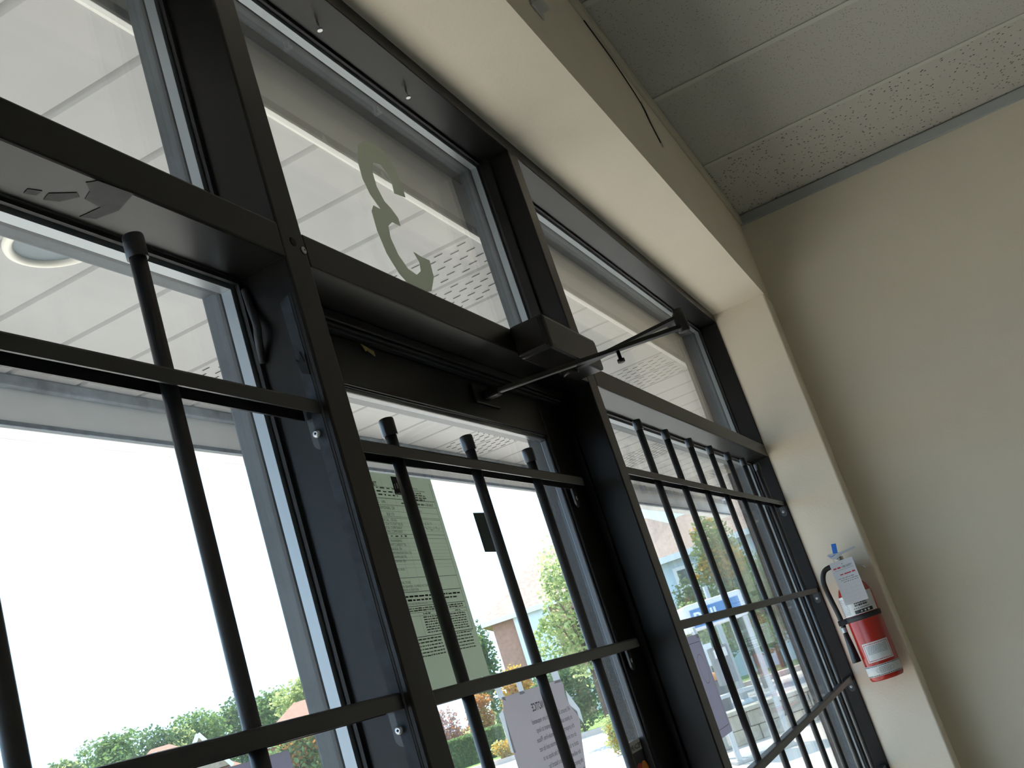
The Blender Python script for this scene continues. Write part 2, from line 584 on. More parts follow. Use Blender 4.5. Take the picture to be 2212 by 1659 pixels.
def igu(name, x0, x1, z0, z1, label):
    w = structure(empty(name), label)
    e = 0.004
    for y in (G0, G1 - 0.004):
        box('pane', GLASS if y < 0.08 else DUSTY, w, x0, x1, y, y + 0.004, z0, z1)
    ym = (G0 + 0.0045, G1 - 0.0045)
    s = 0.0085
    box('spacer_bar', ALU, w, x0, x0 + s, ym[0], ym[1], z0, z1)
    box('spacer_bar', ALU, w, x1 - s, x1, ym[0], ym[1], z0, z1)
    box('spacer_bar', ALU, w, x0 + s, x1 - s, ym[0], ym[1], z1 - s, z1)
    box('spacer_bar', ALU, w, x0 + s, x1 - s, ym[0], ym[1], z0, z0 + s)
    for y0, y1 in ((G0 - 0.0045, G0 - 0.0003), (G1 + 0.0003, G1 + 0.0045)):
        g = 0.005
        box('gasket', GASKET, w, x0, x0 + g, y0, y1, z0, z1)
        box('gasket', GASKET, w, x1 - g, x1, y0, y1, z0, z1)
        box('gasket', GASKET, w, x0 + g, x1 - g, y0, y1, z1 - g, z1)
        box('gasket', GASKET, w, x0 + g, x1 - g, y0, y1, z0, z0 + g)
    return w


e_ = 0.0008
igu('window_1', -1.05 + e_, M1[0] - e_, 0.10 + e_, TB - e_, 'tall sealed window beside the shop door')
igu('window_2', -1.05 + e_, M1[0] - e_, TT + e_, HEAD - e_, 'transom light above the tall window')
igu('window_3', M1[1] + e_, M2[0] - e_, TT + e_, HEAD - e_, 'transom light above the door with a vinyl numeral')
igu('window_4', M2[1] + e_, XR - 0.006 - e_, TT + e_, HEAD - e_, 'transom light next to the plaster pier')
igu('window_5', M2[1] + e_, XR - 0.006 - e_, 0.10 + e_, TB - e_, 'barred window next to the plaster pier')
igu('window_6', -3.2 + e_, -1.10 - e_, 0.10 + e_, TB - e_, 'unseen window further along the shop front, added to let in daylight')  # unseen bay and its frame members, added to bring more daylight in
igu('window_7', -3.2 + e_, -1.10 - e_, TT + e_, HEAD - e_, 'unseen transom light further along the shop front, added to let in daylight')

# ------------------------------------------------------------------ door
door = structure(empty('door_1'), 'dark aluminium glass shop door')
DX0, DX1 = M1[1] + 0.004, M2[0] - 0.004
DY0, DY1 = 0.075, 0.117
GX0, GX1, GZ1 = 1.160, 1.897, 2.040
box('stile', BRONZE, door, DX0, GX0, DY0, DY1, 0.008, 2.122, 0.002)
box('stile', BRONZE, door, GX1, DX1, DY0, DY1, 0.008, 2.122, 0.002)
box('top_rail', BRONZE, door, GX0 + 0.0003, GX1 - 0.0003, DY0, DY1, GZ1, 2.122, 0.002)
box('bottom_rail', BRONZE, door, GX0 + 0.0003, GX1 - 0.0003, DY0, DY1, 0.008, 0.22, 0.002)
box('pane', DOORGLASS, door, GX0 + 0.0005, GX1 - 0.0005, 0.092, 0.098, 0.22, GZ1)
BEAD = mat('glazing_bead', (0.05, 0.055, 0.065), 0.25, spec=0.7)
for x0, x1 in ((GX0, GX0 + 0.008), (GX1 - 0.008, GX1)):
    box('glazing_bead', BEAD, door, x0, x1, 0.080, 0.0915, 0.22, GZ1 - 0.008, 0.002)
box('glazing_bead', BEAD, door, GX0, GX1, 0.080, 0.0915, GZ1 - 0.008, GZ1, 0.002)
tube('bead_lip', ALU, door, [(GX0 + 0.01, 0.0795, GZ1 - 0.001), (1.4, 0.0795, GZ1 - 0.0014), (1.55, 0.0795, GZ1 - 0.0004), (GX1 - 0.01, 0.0795, GZ1 - 0.001)], 0.0008, 6)
# stops of the door frame with their weather strip
for nm, a in (('door_stop', (M1[1], M2[0], 0.058, 0.072, TB - 0.014, TB)), ('door_stop', (M1[1], M1[1] + 0.012, 0.058, 0.072, 0.0, TB - 0.014)),
              ('door_stop', (M2[0] - 0.012, M2[0], 0.058, 0.072, 0.0, TB - 0.014))):
    o = box(nm, BRONZE, door, *a, 0.0015)
box('weather_strip', RUBBER, door, M1[1] + 0.012, M2[0] - 0.012, 0.062, 0.0745, TB - 0.019, TB - 0.0145, 0.001)
box('weather_strip', RUBBER, door, M1[1] + 0.012, M2[0] - 0.012, 0.066, 0.0745, TB - 0.024, TB - 0.0195, 0.001)
poly_plate('torn_tag', mat('yellowed_tape', (0.35, 0.27, 0.10), 0.7), door, [(0, 0), (0.018, -0.004), (0.030, -0.006), (0.031, -0.013), (0.022, -0.010), (0.012, -0.007), (0.008, -0.010)], (1.255, 0.0715, 2.105), (1, 0, 0), (0, 0, 1), 0.0015)

# ------------------------------------------------------------------ security grilles
TABM = mat('grey_steel_tab', (0.035, 0.038, 0.042), 0.35, spec=0.6)  # a lighter grey than the bars
PR, CR = 0.0078, 0.0099


def grille(label, yc, xs, ztop, hz, xa, xb, tabs, hbar=0.0165, zbot=0.62, tab_face='X'):
    g = tag(empty('security_grille', ((xa + xb) / 2, yc, zbot)), label, 'window grille', 'black bar grilles across the shop front')
    off = g.location

    def L(o):
        o.location = -Vector(off)
        return o
    for z in hz:
        # inverted steel channel, open underneath
        y0_, y1_, z0_, z1_, t_ = yc - 0.0125, yc + 0.011, z - hbar / 2, z + hbar / 2, 0.0022
        prof = [(y0_, z0_), (y0_ + t_, z0_), (y0_ + t_, z1_ - t_), (y1_ - t_, z1_ - t_), (y1_ - t_, z0_), (y1_, z0_), (y1_, z1_ - 0.002), (y1_ - 0.0012, z1_ - 0.0004), (y1_ - 0.002, z1_), (y0_ + 0.003, z1_), (y0_ + 0.001, z1_ - 0.0008), (y0_, z1_ - 0.003)]
        bm = bmesh.new()
        va = [bm.verts.new((xa, y, zz)) for y, zz in prof]
        vb = [bm.verts.new((xb, y, zz)) for y, zz in prof]
        for i in range(len(prof)):
            j = (i + 1) % len(prof)
            bm.faces.new((va[i], va[j], vb[j], vb[i]))
        for t in tessellate_polygon([[Vector((y, zz, 0)) for y, zz in prof]]):
            bm.faces.new([va[i] for i in t]); bm.faces.new([vb[i] for i in t])
        rail = L(obj('rail', bm, BLACK, g))
    for x in xs:
        bar = L(tube('bar', BLACK, g, [(x, yc, zbot), (x, yc, ztop - 0.004)], PR, 16))
        bm = bmesh.new()
        add_tube(bm, [(x, yc, ztop - 0.024), (x, yc, ztop - 0.0235), (x, yc, ztop - 0.003), (x, yc, ztop - 0.0008), (x, yc, ztop)], [CR * 0.97, CR, CR, CR * 0.93, CR * 0.72], 16)
        obj('end_cap', bm, CAPM, bar)
    for z in hz:
        for tx, nx in tabs:
            # rounded tab welded under the rail end, held by one screw
            bm = bmesh.new()
            pts = [(-0.0095, 0.0), (0.0095, 0.0)] + [(0.0095 * math.cos(a), -0.026 + 0.0095 * math.sin(a)) for a in [-k * math.pi / 8 for k in range(9)]]
            if tab_face == 'X':
                o = L(poly_plate('mounting_tab', TABM, g, pts, (tx + nx * 0.0003, yc, z - hbar / 2 + 0.001), (0, -nx, 0), (0, 0, 1), 0.0035 * 1))
                s = screw(o, (tx + nx * 0.0036, yc, z - hbar / 2 - 0.018), (nx, 0, 0), 0.0046, 0.0035)
            else:
                o = L(poly_plate('mounting_tab', TABM, g, pts, (tx, yc + 0.011, z - hbar / 2 + 0.001), (1, 0, 0), (0, 0, 1), 0.0035))
                s = screw(o, (tx, yc + 0.0085, z - hbar / 2 - 0.018), (0, -1, 0), 0.004, 0.0025)
    return g


grille('black bar grille inside the tall window beside the door', 0.020, [0.768 - 0.2335 * k for k in range(8)], 2.102, [1.957, 1.646, 1.342, 1.040, 0.74], -1.05 + 0.0045, M1[0] - 0.0045, [(M1[0], -1), (-1.05, 1)])
grille('black bar grille fixed on the glass shop door', 0.060, [1.240, 1.479, 1.719], 1.992, [1.942, 1.6425, 1.340, 1.040], 1.100, 1.925, [(1.105, 0), (1.915, 0)], tab_face='Y')
grille('black bar grille of seven bars next to the fire extinguisher', 0.020, [2.351 + 0.2335 * k for k in range(7)], 2.099, [1.960, 1.650, 1.347, 1.055, 0.75], M2[1] + 0.0045, XR - 0.0105, [(M2[1], 1), (XR - 0.006, -1)])

# ------------------------------------------------------------------ door closer
CLOSER = mat('closer_bronze', (0.010, 0.009, 0.008), 0.34, spec=0.4)
cl = tag(empty('door_closer', (1.79, 0, 2.15)), 'dark door closer with folding arm on the frame above the door', 'door closer')


def LC(o):
    o.location = -Vector(cl.location)
    return o


bm = bmesh.new()
add_box(bm, 1.655, 1.925, -0.060, -0.001, 2.118, 2.178, 0.006)
body = LC(obj('body', bm, CLOSER, cl))
box('end_plate', CLOSER, body, 1.648, 1.656, -0.054, -0.001, 2.122, 2.174, 0.003)
box('cover_lip', CLOSER, body, 1.924, 1.934, -0.052, -0.001, 2.124, 2.172, 0.003)
lathe('spindle', CLOSER, body, (1.800, -0.032), [(0.013, 2.100), (0.015, 2.103), (0.015, 2.118)], 16)


def bar_between(name, parent, a, b, w, t, m, roll=0.0):
    a, b = Vector(a), Vector(b)
    d = (b - a)
    ln = d.length
    d.normalize()
    s = d.cross(Vector((0, 0, 1))).normalized()
    u = s.cross(d)
    mm = Matrix(((d.x, s.x, u.x, a.x), (d.y, s.y, u.y, a.y), (d.z, s.z, u.z, a.z), (0, 0, 0, 1)))
    if roll:
        mm = mm @ Matrix.Rotation(roll, 4, 'X')
    return box(name, m, parent, 0, ln, -w / 2, w / 2, -t / 2, t / 2, min(w, t) * 0.25, mm)


ELB = Vector((1.815, -0.240, 2.112))
SHOE = Vector((1.640, 0.052, 2.082))
LC(bar_between('main_arm', cl, (1.800, -0.032, 2.108), ELB + Vector((0, 0, 0.012)), 0.020, 0.006, CLOSER))
LC(bar_between('forearm', cl, SHOE, ELB + Vector((0, 0, -0.006)), 0.017, 0.007, CLOSER))
LC(bar_between('adjusting_rod', cl, SHOE + Vector((0, 0, -0.001)), SHOE.lerp(ELB, 0.42) + Vector((0, 0, -0.003)), 0.008, 0.008, STEEL))
LC(lathe('elbow_pivot', CLOSER, cl, (ELB.x, ELB.y), [(0.008, ELB.z - 0.016), (0.0105, ELB.z - 0.014), (0.0105, ELB.z + 0.018), (0.0085, ELB.z + 0.019), (0.0085, ELB.z + 0.025), (0.006, ELB.z + 0.026)], 18))
ps = SHOE.lerp(ELB, 0.64)
LC(lathe('adjusting_screw', CLOSER, cl, (ps.x, ps.y), [(0.0055, ps.z - 0.028), (0.0065, ps.z - 0.027), (0.0065, ps.z - 0.022), (0.0032, ps.z - 0.021), (0.0032, ps.z - 0.004)], 12))
sh = LC(box('door_shoe', CLOSER, cl, 1.595, 1.690, 0.0705, 0.0748, 2.066, 2.098, 0.0015))
box('knuckle', CLOSER, sh, 1.630, 1.650, 0.045, 0.0705, 2.074, 2.090, 0.003)

# ------------------------------------------------------------------ vinyl numeral on the transom glass (faces the street)
def arc(cx, cy, rx, ry, a0, a1, n):
    return [(cx + rx * math.cos(R(a0 + (a1 - a0) * k / n)), cy + ry * math.sin(R(a0 + (a1 - a0) * k / n))) for k in range(n + 1)]


def numeral():
    # outline of a slanted "3" read from outside, so it stands reversed here
    up_out = [(1.561, 2.424), (1.562, 2.452), (1.553, 2.482), (1.535, 2.500), (1.505, 2.505), (1.468, 2.498), (1.435, 2.477), (1.417, 2.444), (1.414, 2.410), (1.424, 2.385), (1.446, 2.366)]
    low_out = [(1.424, 2.366), (1.411, 2.352), (1.409, 2.318), (1.418, 2.282), (1.440, 2.254), (1.470, 2.238), (1.505, 2.236), (1.545, 2.249), (1.573, 2.281), (1.577, 2.312), (1.548, 2.311)]
    low_in = [(1.521, 2.313), (1.532, 2.296), (1.527, 2.280), (1.506, 2.268), (1.479, 2.272), (1.459, 2.291), (1.450, 2.318), (1.456, 2.340), (1.474, 2.352), (1.503, 2.353), (1.503, 2.368), (1.488, 2.380)]
    up_in = [(1.470, 2.388), (1.458, 2.410), (1.459, 2.437), (1.472, 2.458), (1.497, 2.464), (1.517, 2.452), (1.522, 2.436), (1.519, 2.418)]
    pts = up_out + low_out + low_in + up_in
    return pts


VINYL = mat('white_vinyl', (0.62, 0.63, 0.56), 0.6, transl=((0.62, 0.65, 0.56), 0.35))
dec = poly_plate('vinyl_numeral', VINYL, None, numeral(), (0, G0 - 0.0004, 0), (1, 0, 0), (0, 0, 1), 0.0003)
tag(dec, 'pale vinyl numeral three seen reversed on the transom glass', 'decal')

# ------------------------------------------------------------------ papers on the glass
INK = mat('black_ink', (0.03, 0.035, 0.03), 0.8)
INK2 = mat('grey_ink', (0.19, 0.23, 0.19), 0.8)
PERM = mat('pale_green_paper', (0.64, 0.67, 0.58), 0.8, var=0.03, vscale=12, transl=((0.62, 0.66, 0.56), 0.5))
YG = 0.0915
pm = tag(empty('building_permit', (1.278, YG, 1.653)), 'pale green printed permit form taped to the door glass', 'paper')


def LP(o, root):
    o.location = -Vector(root.location)
    return o


PX0, PX1, PZ0, PZ1 = 1.170, 1.386, 1.653, 1.930
LP(poly_plate('sheet', PERM, pm, [(PX0, PZ0), (PX1, PZ0 + 0.001), (PX1 + 0.001, 1.8), (PX1 - 0.001, PZ1), (PX0, PZ1)], (0, YG, 0), (1, 0, 0), (0, 0, 1), 0.0003), pm)
rnd = random.Random(3)
VM = [(0.0, 0.030), (0.0285, 0.064), (0.0690, 0.102), (0.0860, 0.120), (0.0985, 0.131), (0.1136, 0.148), (0.1600, 0.185), (0.1749, 0.197), (0.1935, 0.212), (0.2140, 0.228), (0.2255, 0.236), (0.2345, 0.2425), (0.2580, 0.2600), (0.277, 0.277)]


def vm(v):
    for (a, b), (c, d) in zip(VM, VM[1:]):
        if v <= c:
            return b + (d - b) * (v - a) / (c - a)
    return v


P = Print((PX0, YG - 0.0006, PZ0), (1, 0, 0), (0, 0, 1))
Q = Print((PX0, YG - 0.00055, PZ0), (1, 0, 0), (0, 0, 1))
P.vmap = Q.vmap = vm


def rule(v, u0=0.008, u1=0.206, t=0.0005, p=None):
    (p or P).rect(u0, u1, v, v + t)


P.text('PERMIT', 0.057, 0.256, 0.0088, 0.95, 'RIGHT', bold=0.0002)
P.rect(0.099, 0.115, 0.2435, 0.2685)
P.text('City of Mississauga', 0.140, 0.257, 0.0034)
P.text('Planning and Building Department', 0.140, 0.2525, 0.0033)
for i in range(4):
    Q.greek(0.140, 0.140 + (0.032, 0.042, 0.046, 0.038)[i], 0.248 - 0.0042 * i, 0.0028, rnd)
for v in (0.2525, 0.246, 0.240):
    Q.greek(0.012, 0.105, v, 0.0026, rnd, 1.6)
rule(0.2555, u1=0.110, t=0.0003); rule(0.2345, t=0.0007); rule(0.222, t=0.0005)
P.text('12   1696', 0.066, 0.2255, 0.0062, 0.9, 'RIGHT')
Q.greek(0.108, 0.130, 0.2265, 0.0034, rnd); Q.greek(0.148, 0.176, 0.2260, 0.0030, rnd)
P.text('2012-06-27', 0.178, 0.2255, 0.0052, 0.85, bold=0.0001)
P.rect(0.145, 0.1456, 0.2225, 0.2345)
P.text('CEREMONIAL DR', 0.086, 0.2140, 0.0062, 1.0, 'RIGHT')
P.text('ON 1', 0.148, 0.2120, 0.005)
rule(0.2105, t=0.0003); rule(0.2015, t=0.0004)
P.text('BLK 173', 0.080, 0.2035, 0.0056, 1.0, 'RIGHT')
rule(0.1990, t=0.0004)
for i, s in enumerate(('COMMERCIAL - OTHER', 'ALTERATION TO EXIST BLDG', 'MECHANICAL COMPONENT', 'STRUCTURAL COMPONENT')):
    P.text(s, (0.082, 0.095, 0.091, 0.090)[i], 0.1935 - 0.0062 * i, 0.0048, 1.0, 'RIGHT')
    rule(0.1915 - 0.0062 * i, t=0.00022, p=Q)
rule(0.1725, t=0.0005); rule(0.1660, t=0.0004)
Q.greek(0.040, 0.10, 0.1685, 0.0026, rnd, 2.0)
for i, s in enumerate(('ENGINEERING', 'SWIFTCURRENT TRL', 'MISSISSAUGA, ON', 'HOME RENOVATION LTD', 'CHAMPLAIN TRL', 'MISSISSAUGA, ON', '', 'RETAIL SALES')):
    if s:
        P.text(s, (0.080, 0.089, 0.074, 0.096, 0.081, 0.075, 0, 0.066)[i], 0.1600 - 0.0066 * i, 0.0047, 1.0, 'RIGHT')
    rule(0.1580 - 0.0058 * i, t=0.00022, p=Q)
rule(0.1300, t=0.0004); rule(0.1050, t=0.0006)
P.text('RETAIL STORE', 0.071, 0.0985, 0.0046, 1.0, 'RIGHT')
P.text('BUILDING: AS PER DRAWINGS - PLUMBING NOT INCLUDED IN THIS PERMIT', 0.022, 0.0930, 0.0042, 0.92)
P.text('INTERIOR ALTERATIONS', 0.087, 0.0880, 0.0042, 1.0, 'RIGHT')
rule(0.0860, t=0.0007)
P.greek(0.030, 0.200, 0.0800, 0.0032, rnd); P.greek(0.030, 0.190, 0.0755, 0.0032, rnd)
P.text('BUILDING DOCUMENTS MUST BE MADE AVAILABLE TO THE CITY INSPECTORS', 0.016, 0.0710, 0.0040, 0.92)
rule(0.0690, t=0.0007)
for v in (0.0655, 0.0625):
    Q.greek(0.014, 0.198, v, 0.0024, rnd)
rule(0.0605, t=0.0004)
Q.greek(0.080, 0.100, 0.0575, 0.0026, rnd); Q.greek(0.170, 0.188, 0.0575, 0.0026, rnd)
rule(0.0560, t=0.0003)
for i in range(7):
    Q.greek(0.078, 0.128, 0.0530 - 0.0034 * i, 0.0022, rnd); Q.greek(0.140, 0.198, 0.0530 - 0.0034 * i, 0.0022, rnd)
    Q.greek(0.014, 0.045, 0.0530 - 0.0034 * i, 0.0020, rnd, 1.5)
rule(0.0285, t=0.0008)
for i in range(6):
    Q.greek(0.014, 0.110, 0.0255 - 0.0034 * i, 0.0024, rnd); Q.greek(0.122, 0.200, 0.0262 - 0.0034 * i, 0.0024, rnd)
for a in (0.0078, 0.2062):
    P.rect(a - 0.0003, a + 0.0003, 0.0285, 0.2345)
Q.rect(0.0700, 0.0703, 0.03, 0.2345); Q.rect(0.094, 0.0943, 0.087, 0.2345)
# signatures
for i in range(26):
    a = 0.150 + 0.0018 * i
    Q.rect(a, a + 0.0004 + 0.001 * rnd.random(), 0.1795 + 0.006 * rnd.random(), 0.1815 + 0.006 * rnd.random())
    if i < 16:
        Q.rect(a, a + 0.0004 + 0.001 * rnd.random(), 0.1890 + 0.004 * rnd.random(), 0.1905 + 0.005 * rnd.random())
LP(P.build('black_print', INK, pm), pm)
LP(Q.build('grey_print', INK2, pm), pm)
SEAL = Print((PX0 - 0.014, YG - 0.0008, PZ0 + 0.002), (1, 0, 0), (0, 0, 1))
SEAL.poly([(0.1145, 0.2485), (0.117, 0.2500), (0.120, 0.2485), (0.124, 0.2505), (0.1275, 0.2495), (0.1275, 0.2475), (0.124, 0.2485), (0.120, 0.2465), (0.117, 0.2480), (0.1145, 0.2465)])
SEAL.rect(0.1165, 0.119, 0.255, 0.262)
SEAL.rect(0.1225, 0.126, 0.256, 0.2635)
LP(SEAL.build('seal_mark', PERM, pm), pm)

# notice sheet, printed side to the street, the lettering shows through reversed
NOTE = mat('white_paper', (0.72, 0.69, 0.70), 0.8, var=0.02, vscale=30, transl=((0.74, 0.70, 0.72), 0.5))
TAPE = mat('clear_tape', (0.86, 0.90, 0.93), 0.35, transl=((0.9, 0.93, 0.95), 0.55))
nt_ = tag(empty('notice_sheet', (1.50, YG, 1.345)), 'white notice sheet with reversed lettering taped to the door glass', 'paper')
outline = [(1.387, 1.345), (1.605, 1.345), (1.606, 1.44), (1.614, 1.49), (1.634, 1.53), (1.650, 1.556), (1.650, 1.570), (1.630, 1.581), (1.624, 1.597), (1.630, 1.613), (1.627, 1.622), (1.401, 1.622), (1.399, 1.612), (1.392, 1.601), (1.390, 1.585), (1.387, 1.56)]
LP(poly_plate('sheet', NOTE, nt_, outline, (0, YG, 0), (1, 0, 0), (0, 0, 1), 0.0003), nt_)
N = Print((1.626, YG - 0.0006, 1.345), (-1, 0, 0), (0, 0, 1))
N.text('NOTICE', 0.117, 0.2465, 0.0150, 0.80, 'CENTER', bold=0.0002)
for i, s_ in enumerate(('All tenants & their patrons are requested', 'to please assist the management to keep', 'this property clean and smoke-free. Please', 'do not smoke on the premises and do not',
                        'stand or loiter in front of the shops or in', 'the walkway as it creates a hazard for', 'the general public and the tenants of', 'the plaza. Thank you for your kind help.')):
    N.text(s_, 0.001 + 0.0021 * i, 0.2300 - 0.0124 * i, 0.0098, (0.93 if i < 1 else 0.90) - 0.006 * i)
LP(N.build('lettering', mat('show_through_ink', (0.16, 0.15, 0.17), 0.8), nt_), nt_)
for pts in ([(1.392, 1.622), (1.412, 1.616), (1.403, 1.652), (1.385, 1.645)], [(1.462, 1.618), (1.480, 1.618), (1.478, 1.645), (1.460, 1.645)],
            [(1.598, 1.618), (1.626, 1.618), (1.622, 1.652), (1.594, 1.650)], [(1.381, 1.552), (1.394, 1.55), (1.392, 1.607), (1.378, 1.602)], [(1.632, 1.604), (1.664, 1.572), (1.662, 1.55), (1.628, 1.583)]):
    LP(poly_plate('tape', TAPE, nt_, pts, (0, YG - 0.0004, 0), (1, 0, 0), (0, 0, 1), -0.0003), nt_)

# card sticker
BLK = mat('sticker_black', (0.012, 0.012, 0.014), 0.4)
WHT = mat('sticker_white', (0.55, 0.54, 0.54), 0.5)
mc = tag(empty('card_sticker', (1.865, YG, 1.38)), 'black payment sticker with red and orange circles in the door glass corner', 'sticker')
LP(poly_plate('backing', WHT, mc, [(1.826, 1.380), (1.896, 1.380), (1.896, 1.492), (1.826, 1.492)], (0, YG, 0), (1, 0, 0), (0, 0, 1), 0.0003), mc)
LP(poly_plate('black_panel', BLK, mc, [(1.828, 1.382), (1.893, 1.382), (1.893, 1.474), (1.828, 1.474)], (0, YG - 0.0002, 0), (1, 0, 0), (0, 0, 1), 0.0002), mc)
RED = mat('sticker_red', (0.45, 0.02, 0.015), 0.45)
ORG = mat('sticker_orange', (0.62, 0.22, 0.02), 0.45)
LP(poly_plate('red_disc', RED, mc, arc(1.848, 1.436, 0.0205, 0.0205, 0, 345, 23), (0, YG - 0.0005, 0), (1, 0, 0), (0, 0, 1), 0.0002), mc)
LP(poly_plate('orange_disc', ORG, mc, arc(1.872, 1.436, 0.0205, 0.0205, 0, 345, 23), (0, YG - 0.0008, 0), (1, 0, 0), (0, 0, 1), 0.0002), mc)
T = Print((1.861, YG - 0.0012, 1.432), (1, 0, 0), (0, 0, 1)); T.text('MasterCard', 0, -0.004, 0.0125, 0.95, 'CENTER', bold=0.0002)
LP(T.build('card_lettering', mat('print_white', (0.7, 0.7, 0.7), 0.5), mc), mc)
T = Print((1.861, YG - 0.0006, 1.478), (1, 0, 0), (0, 0, 1)); T.text('WE ACCEPT', 0, 0, 0.0110, 0.95, 'CENTER', bold=0.0003)
LP(T.build('header_lettering', INK, mc), mc)

st = poly_plate('dark_sticker', mat('grey_sticker', (0.07, 0.09, 0.08), 0.7, transl=((0.10, 0.12, 0.10), 0.3)), None, [(1.494, 1.824), (1.540, 1.824), (1.545, 1.886), (1.494, 1.884)], (0, YG, 0), (1, 0, 0), (0, 0, 1), 0.0003)
tag(st, 'small dark rectangular sticker on the door glass behind a bar', 'sticker')

# two sheets facing the street on the lower windows
BACKP = mat('mauve_paper_back', (0.58, 0.56, 0.62), 0.8, transl=((0.62, 0.60, 0.67), 0.5))
for x0, x1, z0, z1, lab in ((2.140, 2.420, 1.417, 1.627, 'mauve backed poster sheet taped inside the barred window by the pier'), (0.597, 0.876, 1.422, 1.633, 'mauve backed poster sheet low on the tall window beside the door')):
    po = tag(empty('poster_sheet', ((x0 + x1) / 2, G0 - 0.0006, z0)), lab, 'paper', 'posters facing the street')
    LP(poly_plate('sheet', BACKP, po, [(x0, z0), (x1 - 0.004, z0), (x1, z0 + 0.004), (x1, z1), (x0, z1)], (0, G0 - 0.0006, 0), (1, 0, 0), (0, 0, 1), 0.0003), po)
    T = Print((x0, G0 - 0.0011, z0), (1, 0, 0), (0, 0, 1))
    w_, h_ = x1 - x0, z1 - z0
    T.rect(0.012, w_ - 0.012, h_ - 0.0165, h_ - 0.0155); T.rect(0.012, w_ - 0.012, 0.0155, 0.0165)
    T.rect(w_ - 0.0125, w_ - 0.0115, 0.0155, h_ - 0.0155); T.rect(0.0115, 0.0125, 0.0155, h_ - 0.0155)
    for k in range(28):
        a0, a1 = 2 * math.pi * k / 28, 2 * math.pi * (k + 1) / 28
        cx_, cz_, r1_, r2_ = w_ - 0.055, h_ * 0.66, 0.030, 0.0309
        T.poly([(cx_ + r1_ * math.cos(a0), cz_ + r1_ * math.sin(a0)), (cx_ + r2_ * math.cos(a0), cz_ + r2_ * math.sin(a0)), (cx_ + r2_ * math.cos(a1), cz_ + r2_ * math.sin(a1)), (cx_ + r1_ * math.cos(a1), cz_ + r1_ * math.sin(a1))])
    LP(T.build('line_print', mat('line_ink', (0.14, 0.07, 0.11), 0.8), po), po)
    if x0 > 1:
        LP(poly_plate('tape', TAPE, po, [(2.395, 1.618), (2.415, 1.618), (2.408, 1.642), (2.390, 1.642)], (0, G0 - 0.0011, 0), (1, 0, 0), (0, 0, 1), 0.0003), po)

# ------------------------------------------------------------------ fire extinguisher on the plaster pier
EC = (XR - 0.064, -0.108)
REDM = mat('extinguisher_red', (0.38, 0.018, 0.011), 0.22, spec=0.6)
LAB = mat('label_white', (0.62, 0.62, 0.60), 0.5)
fe = tag(empty('fire_extinguisher', (EC[0], EC[1], 1.318)), 'red fire extinguisher with inspection tag hung on the plaster pier', 'fire extinguisher')


def LF(o):
    o.location = -Vector(fe.location)
    return o


ER = 0.0555
LF(lathe('cylinder', REDM, fe, EC, [(0.040, 1.318), (0.052, 1.320), (ER - 0.001, 1.326), (ER, 1.334), (ER, 1.590), (ER - 0.003, 1.605), (0.047, 1.622), (0.036, 1.636), (0.024, 1.645), (0.018, 1.650), (0.018, 1.656)], 48))
LF(lathe('valve', STEEL, fe, EC, [(0.0175, 1.654), (0.0185, 1.658), (0.0185, 1.676), (0.0135, 1.680), (0.0135, 1.712), (0.010, 1.716), (0.010, 1.728)], 20))
# squeeze lever above, carry handle below
LF(poly_plate('lever', STEEL, fe, [(0.036, 1.742), (0.030, 1.746), (-0.010, 1.741), (-0.058, 1.744), (-0.060, 1.738), (-0.012, 1.733), (0.010, 1.722), (0.026, 1.728)], (EC[0] - 0.010, EC[1], 0), (0, 1, 0), (0, 0, 1), -0.016))
bm = bmesh.new()
hp = smooth_path([(EC[0], EC[1] - 0.010, 1.690), (EC[0], EC[1] - 0.030, 1.692), (EC[0], EC[1] - 0.052, 1.684), (EC[0], EC[1] - 0.066, 1.668)], 5)
for p, q in zip(hp, hp[1:]):
    d = (q - p)
    n = Vector((0, -d.z, d.y)).normalized() * 0.0016
    v = [bm.verts.new(c + s1 * n + Vector((s2, 0, 0))) for c in (p, q) for s1 in (1, -1) for s2 in (-0.010, 0.010)]
    for f in ((0, 1, 5, 4), (2, 6, 7, 3), (0, 4, 6, 2), (1, 3, 7, 5), (0, 2, 3, 1), (4, 5, 7, 6)):
        bm.faces.new([v[i] for i in f])
LF(obj('carry_handle', bm, STEEL, fe))
LF(tube('pull_pin', STEEL, fe, [(EC[0] - 0.020, EC[1] + 0.012, 1.724), (EC[0] + 0.016, EC[1] + 0.012, 1.724)], 0.0022, 8))
LF(tube('pin_ring', STEEL, fe, [(EC[0] - 0.022, EC[1] + 0.012 + 0.010 * math.cos(a), 1.722 + 0.010 * math.sin(a)) for a in [k * math.pi / 8 for k in range(17)]], 0.0012, 6))
LF(box('seal_tag', mat('blue_seal', (0.05, 0.25, 0.75), 0.4, transl=((0.05, 0.35, 0.9), 0.4)), fe, -0.0012, 0.0012, -0.008, 0.008, -0.016, 0.016, 0.001,
       Matrix.Translation((EC[0] - 0.026, EC[1] + 0.004, 1.757)) @ Matrix.Rotation(R(10), 4, 'X')))
LF(tube('seal_wire', mat('blue_wire', (0.05, 0.2, 0.6), 0.4), fe, smooth_path([(EC[0] - 0.024, EC[1] + 0.002, 1.742), (EC[0] - 0.028, EC[1] + 0.020, 1.735), (EC[0] - 0.024, EC[1] + 0.030, 1.741), (EC[0] - 0.018, EC[1] + 0.012, 1.726)]), 0.0009, 6))
